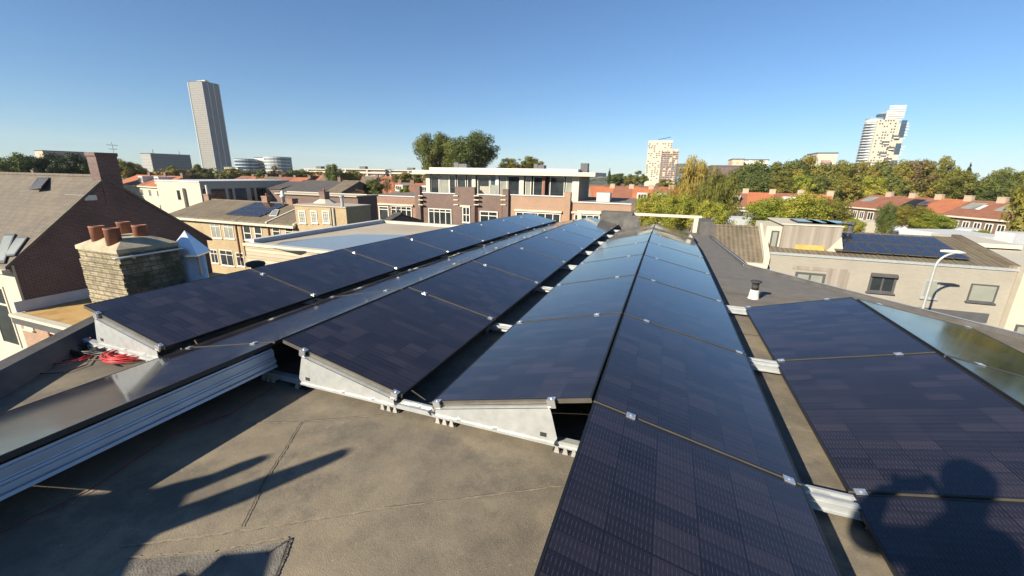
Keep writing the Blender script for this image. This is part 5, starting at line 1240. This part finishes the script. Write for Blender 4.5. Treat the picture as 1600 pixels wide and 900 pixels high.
# long row on the right
G_ = 'trees of the long row on the right'
T = [(1168, 252, 40), (1192, 250, 42), (1216, 251, 44), (1243, 249, 46), (1262, 245, 44), (1288, 249, 48), (1312, 250, 44), (1334, 254, 40), (1352, 252, 40), (1374, 252, 40), (1396, 256, 40), (1419, 250, 42), (1441, 247, 44), (1462, 252, 40), (1488, 246, 34), (1508, 262, 34), (1500, 266, 44)]
mats = ['leaf_green', 'leaf_green', 'leaf_olive', 'leaf_green', 'leaf_olive', 'leaf_green', 'leaf_olive', 'leaf_olive', 'leaf_olive', 'leaf_green', 'leaf_olive', 'leaf_olive', 'leaf_brown', 'leaf_olive', 'leaf_olive', 'leaf_green', 'leaf_olive']
where = ['leftmost tree of the long row, beside the birch', 'second tree of the long row from the birch', 'third tree of the long row from the birch', 'fourth tree of the long row from the birch', 'tallest green tree of the left half of the long row', 'tree of the long row in front of the white topped block',
         'tree of the long row right of the white topped block', 'olive tree of the long row between white block and patterned tower', 'green tree at the left foot of the patterned tower', 'green tree right under the patterned tower', 'olive tree at the right foot of the patterned tower',
         'golden topped tree right of the patterned tower', 'brownish tree second right of the patterned tower', 'olive tree third right of the patterned tower', 'isolated taller crown near the right end of the long row', 'low green tree at the right end of the long row', 'green tree below the isolated taller crown']
for i, (u, v, wd_) in enumerate(T):
    tree(where[i], u, v, 312+(u-1168)*.03, wd_*1.25, 118 - i*1.2, 'round', mats[i], 1+i % 5, G_)
for i, u in enumerate(range(1180, 1500, 36)):
    tree('lower tree before the long tree row, %s from the birch' % (ORD[i] if i else 'first'), u, 272+(u-1168)*.012, 322+(u-1168)*.03, 52, 104, 'round', ['leaf_green', 'leaf_olive', 'leaf_yellowgreen'][i % 3], 2+i % 4, 'lower trees in front of the long row')
tree('dark slim poplar behind the right end of the long row', 1518, 254, 300, 17, 130, 'poplar', 'leaf_dark', 11, name='poplar')
for i, (u, v, wd_) in enumerate([(1553, 271, 56), (1578, 262, 50), (1606, 266, 56), (1532, 288, 40), (1650, 262, 60)]):
    tree(['rounded dark green tree at the right edge, left one', 'tallest dark green tree at the right edge', 'dark green tree cut by the right edge of the photo', 'low tree filling the gap left of the right edge trees', 'dark green tree just beyond the right edge of the photo'][i], u, v, 325, wd_, 98, 'round', 'leaf_green', 1+i, 'trees at the right edge')
for i in range(7):
    az = rad(32.5 + i*3.4); D_t = 62; px_, py_ = D_t*math.sin(az), D_t*math.cos(az); t_ = thing('tree', 'tall tree outside the photo mirrored in the street side panels, number %s along the street' % (['one']+ORD[1:])[i], 'tree', (px_, py_, GZ), i*1.3, 'tall trees mirrored in the street side panels')
    me_ = crown('round', 1+i % 5).copy(); me_.materials.clear(); me_.materials.append(MAT[['leaf_olive', 'leaf_green', 'leaf_yellowgreen'][i % 3]]); c_ = obj('crown', me_, t_, (0, 0, 8.6)); c_.scale = (3.6, 3.6, 6.2+.4*(i % 3)); k_ = obj('trunk', trunk_mesh(i % 3), t_); k_.scale = (2, 2, 6)
# left side
for i, (u, v, vb_, wd_, mt, dep) in enumerate([(-6, 243, 330, 50, 'leaf_green', 75), (18, 238, 300, 46, 'leaf_green', 80), (46, 242, 305, 40, 'leaf_dark', 85), (80, 240, 300, 56, 'leaf_dark', 88), (112, 241, 300, 50, 'leaf_dark', 88), (135, 243, 300, 44, 'leaf_green', 90), (188, 248, 282, 30, 'leaf_olive', 120), (205, 254, 284, 32, 'leaf_olive', 125), (222, 262, 284, 22, 'leaf_brown', 130), (10, 280, 345, 60, 'leaf_dark', 58)]):
    tree(['dark green tree cut by the left edge', 'tall pale green tree at the left edge', 'dark tree between left edge and brown block', 'dark green tree under the brown flat block', 'dark green tree left of the huge brick chimney', 'green tree right behind the huge brick chimney', 'olive tree just right of the huge brick chimney',
          'olive tree second right of the huge brick chimney', 'small brown tree left of the grey slab', 'dark low tree above the small white gabled house'][i], u, v, vb_, wd_*1.1, dep, 'round', mt, 1+i % 5, 'trees on the left skyline')
for i, (u, v, wd_, mt) in enumerate([(252, 263, 22, 'leaf_gold'), (272, 261, 24, 'leaf_olive'), (296, 265, 22, 'leaf_brown'), (312, 259, 28, 'leaf_olive'), (330, 265, 26, 'leaf_green'), (350, 267, 22, 'leaf_olive'), (366, 264, 34, 'leaf_olive'), (388, 267, 26, 'leaf_olive'), (408, 268, 26, 'leaf_green'), (436, 262, 28, 'leaf_brown'), (458, 262, 22, 'leaf_green'), (474, 266, 24, 'leaf_olive'), (494, 268, 26, 'leaf_olive'), (412, 266, 22, 'leaf_green')]):
    tree('small distant skyline tree, %s from the grey slab in its line' % (['first']+ORD[1:]+['thirteenth', 'fourteenth'])[i], u, v, 288, wd_*1.15, 150+(i*7) % 30, 'far', mt, 1+i % 5, 'small distant trees on the left skyline')
tree('round green tree in front of the white gallery flats', 521, 255, 290, 30, 130, 'round', 'leaf_green', 3); tree('low olive trees right of the round green tree', 550, 268, 290, 34, 135, 'far', 'leaf_olive', 2)
tree('dark green garden tree left of the red brick block', 581, 280, 312, 36, 75, 'round', 'leaf_green', 4); tree('thin bare brownish tree beside the dark green garden tree', 603, 267, 305, 30, 78, 'sparse', 'leaf_brown', 5); tree('low bare shrub left of the red brick block', 560, 296, 318, 26, 60, 'sparse', 'leaf_brown', 6, name='shrub')
for i, (u, v, wd_) in enumerate([(630, 271, 34), (655, 272, 34), (675, 272, 30)]): tree('low olive tree behind the penthouse end, %s from the gallery flats' % (['first']+ORD[1:])[i], u, v, 292, wd_, 140, 'far', 'leaf_olive', 2+i)
tree('small green bush between the orange roofs left of the penthouse', 632, 293, 306, 18, 90, 'round', 'leaf_yellowgreen', 2, name='bush')
# a far-off wood along the horizon, one mass
rr_ = random.Random(9); ms = crown_mesh(77, 7000, .16, 30); vsx = []; fsx = 0
nv = len(ms.vertices); co = np.empty(nv*3); ms.vertices.foreach_get('co', co); co = co.reshape(-1, 3); allv = []
for i in range(62):
    u = -120 + i*30 + rr_.uniform(-8, 8); p = PD(u, 280, rr_.uniform(480, 620)); s_ = rr_.uniform(9, 16); sub = co[:4*450] if i % 2 else co[4*450:4*900]
    allv.append(sub*np.array([s_*1.9, s_*1.9, rr_.uniform(3.5, 6)]) + np.array([p.x, p.y, GZ+5]))
V = np.concatenate(allv); n = len(V)//4
me = bpy.data.meshes.new('far_wood'); me.vertices.add(4*n); me.vertices.foreach_set('co', V.ravel()); me.loops.add(4*n); me.loops.foreach_set('vertex_index', np.arange(4*n)); me.polygons.add(n); me.polygons.foreach_set('loop_start', np.arange(0, 4*n, 4)); me.update(calc_edges=True)
me.materials.append(MAT['leaf_green']); o = obj('far_wood', me); o['kind'] = 'stuff'; tag(o, 'far belt of trees along the whole horizon', 'wood')

# thin autumn haze over the town
hz_ = MB(); hz_.box(-3600, 3600, -1000, 5300, GZ-1, 175); ho = hz_.build('haze', MAT['bark']); ho.data.materials.clear()
hm = bpy.data.materials.new('haze'); hm.use_nodes = True; hn = hm.node_tree; hn.nodes.clear(); ov = hn.nodes.new('ShaderNodeOutputMaterial'); pv_ = hn.nodes.new('ShaderNodeVolumePrincipled')
pv_.inputs['Color'].default_value = (.86, .92, 1, 1); pv_.inputs['Density'].default_value = HAZE; hn.links.new(pv_.outputs[0], ov.inputs['Volume']); ho.data.materials.append(hm); ho['kind'] = 'stuff'

# ================================================================== the photographer (behind the camera, shadow on the right hand panels)
def skin_body(name, verts, edges, radii, mat, parent=None, sub=2):
    me = bpy.data.meshes.new(name); me.from_pydata(verts, edges, []); o = bpy.data.objects.new(name, me); col.objects.link(o)
    sk = o.modifiers.new('skin', 'SKIN'); sk.use_smooth_shade = True
    for i, r in enumerate(radii): me.skin_vertices[0].data[i].radius = (r, r) if isinstance(r, float) else r
    me.skin_vertices[0].data[0].use_root = True
    sb = o.modifiers.new('sub', 'SUBSURF'); sb.levels = sub; sb.render_levels = sub
    me.materials.append(mat)
    if parent: o.parent = parent
    return o
def ensure_skin(me):
    if not me.skin_vertices: pass
C = C0
prs = thing('person', 'person in dark jacket holding up a phone, seen only as a shadow', 'person', (-.08, -.42, RZ))
base = Vector((-.08, -.42, RZ))
def Lc(v): v = Vector(v) - base; return (v.x, v.y, v.z)
def sh(u, v, t, flat=False):              # point that throws its shadow on pixel (u, v) of the right hand panels (or the roof), t metres up the ray
    if flat: S = PZ(u, v, RZ)
    else:
        n_ = Vector((-.272, 0, 1.082)).normalized(); p0 = Vector((1.082, 0, -.054)); d = ray(u, v); S = C0 + d*((p0-C0).dot(n_)/d.dot(n_))
    return S - SD*t
h0 = sh(1508, 768, 3.55); shL = sh(1468, 858, 3.62); shR = sh(1556, 852, 3.60); nk = (shL+shR)/2
hx, hy, hz = h0
elL = sh(1340, 838, 3.42, True); wrL = sh(1377, 768, 3.40); elR = sh(1548, 905, 3.30); wrR = sh(1500, 790, 3.36)
def dn(p, x, y, z): return Vector((nk.x+x, nk.y+y, z))
J = dict(pel=dn(0, 0, -.04, .98+RZ), waist=dn(0, 0, -.03, 1.14+RZ), chest=nk+Vector((0, 0, -.14)), neckb=nk+Vector((0, .02, .03)), neck=nk*.45+h0*.55+Vector((0, 0, -.03)), head=h0, htop=h0+Vector((0, 0, .07)),
         hipL=dn(0, -.10, -.04, .92+RZ), kneeL=dn(0, -.11, 0, .50+RZ), ankL=dn(0, -.12, -.04, .09+RZ), toeL=dn(0, -.14, .13, .04+RZ), hipR=dn(0, .10, -.04, .92+RZ), kneeR=dn(0, .12, 0, .50+RZ), ankR=dn(0, .13, -.04, .09+RZ), toeR=dn(0, .16, .13, .04+RZ),
         shL=shL, elL=elL, wrL=wrL, shR=shR, elR=elR, wrR=wrR)
J = {k: tuple(v) for k, v in J.items()}
nm = list(J); E_ = [('pel', 'waist'), ('waist', 'chest'), ('chest', 'neckb'), ('neckb', 'neck'), ('neck', 'head'), ('head', 'htop'), ('pel', 'hipL'), ('hipL', 'kneeL'), ('kneeL', 'ankL'), ('ankL', 'toeL'), ('pel', 'hipR'), ('hipR', 'kneeR'), ('kneeR', 'ankR'), ('ankR', 'toeR'),
     ('neckb', 'shL'), ('shL', 'elL'), ('elL', 'wrL'), ('neckb', 'shR'), ('shR', 'elR'), ('elR', 'wrR')]
Rr = dict(pel=(.17, .13), waist=(.165, .12), chest=(.19, .13), neckb=(.12, .09), neck=.065, head=(.098, .11), htop=(.088, .09), hipL=.10, kneeL=.065, ankL=.045, toeL=.035, hipR=.10, kneeR=.065, ankR=.045, toeR=.035, shL=.085, elL=.072, wrL=.045, shR=.085, elR=.065, wrR=.042)
me_v = [Lc(J[k]) for k in nm]
body_ = skin_body('body', me_v, [(nm.index(a), nm.index(b)) for a, b in E_], [Rr[k] if isinstance(Rr[k], tuple) else float(Rr[k]) for k in nm], MAT['jacket'], prs)
hc = Vector(Lc(h0)) + Vector((0, 0, .03))
m = MB(); m.lathe((hc.x, hc.y-.005, hc.z+.02), [(.100, -.03), (.105, .02), (.096, .07), (.065, .11), (.02, .125)], 18); m.build('hair', MAT['hair'], prs, True)
m = MB()
for sx in (-.038, .038): m.lathe((hc.x+sx, hc.y+.098, hc.z+.0), [(.003, -.012), (.013, 0), (.003, .012)], 8)
m.build('eyes', MAT['white'], prs, True)
m = MB(); m.tube([(hc.x, hc.y+.10, hc.z+.01), (hc.x, hc.y+.125, hc.z-.03), (hc.x, hc.y+.10, hc.z-.04)], [.008, .014, .01], 8); m.build('nose', MAT['skin'], prs, True)
m = MB(); m.tube([(hc.x-.025, hc.y+.095, hc.z-.065), (hc.x, hc.y+.103, hc.z-.067), (hc.x+.025, hc.y+.095, hc.z-.065)], .006, 6); m.build('mouth', MAT['skin'], prs, True)
# phone behind the lens, hands with fingers round its ends
ph_ = thing('phone', 'black phone held up by the person behind the camera', 'phone'); ph_.matrix_world = Matrix((Rv, Uv, -Fv)).transposed().to_4x4(); ph_.location = C0 - Fv*.012 + Uv*.0
m = MB(); m.box(-.150, .012, -.062, .014, -.0, .009); m.build('case', MAT['frame_black'], ph_)
m = MB(); m.box(-.147, .009, -.059, .011, .0091, .0096); m.build('screen', MAT['glass'], ph_)
mw = ph_.matrix_world
inv = Matrix.Translation(-base)
for side, cx, wr in ((-1, -.150, J['wrL']), (1, .014, J['wrR'])):
    B0 = C0 - Fv*.03
    def W3(x, y, z): return C0 - Fv*.012 + Rv*x + Uv*y - Fv*z
    palm = W3(cx+side*.035, -.045, .03); wv = Vector(wr)
    vs = [Lc(wv), Lc(palm*.5+wv*.5+Vector((0, 0, 0))), Lc(palm)]; ed = [(0, 1), (1, 2)]; rd = [.036, .034, .032]
    hand = skin_body('hand', vs, ed, [float(r) for r in rd], MAT['skin'], prs, 2)
    for i, (yy, ln) in enumerate(((.022, .9), (.004, 1.0), (-.014, .95), (-.032, .75))):
        fv = [Lc(palm), Lc(W3(cx+side*.022, yy, .004)), Lc(W3(cx+side*.002, yy+.002, -.010)), Lc(W3(cx-side*.018*ln, yy+.003, -.006))]
        skin_body('finger', fv, [(0, 1), (1, 2), (2, 3)], [.013, .0095, .0085, .007], MAT['skin'], hand, 1)
    tv = [Lc(palm), Lc(W3(cx+side*.012, -.030, .024)), Lc(W3(cx-side*.022, -.020, .018))]
    skin_body('thumb', tv, [(0, 1), (1, 2)], [.015, .011, .009], MAT['skin'], hand, 1)

# put every thing's Empty at its base without moving its parts
for o in list(col.objects):
    if o.type == 'EMPTY' and o.parent is None and 'label' in o and o.location.length < 1e-6 and abs(o.rotation_euler.z) < 1e-6 and o.matrix_world.is_identity:
        cs = [Vector(c) + ch.location for ch in col.objects if ch.parent == o and ch.type == 'MESH' for c in ch.bound_box] if o.children else []
        if not cs: continue
        mn = Vector((min(c.x for c in cs), min(c.y for c in cs), min(c.z for c in cs))); mx_ = Vector((max(c.x for c in cs), max(c.y for c in cs), 0))
        b = Vector(((mn.x+mx_.x)/2, (mn.y+mx_.y)/2, mn.z)); o.location = b
        for ch in o.children: ch.location = ch.location - b
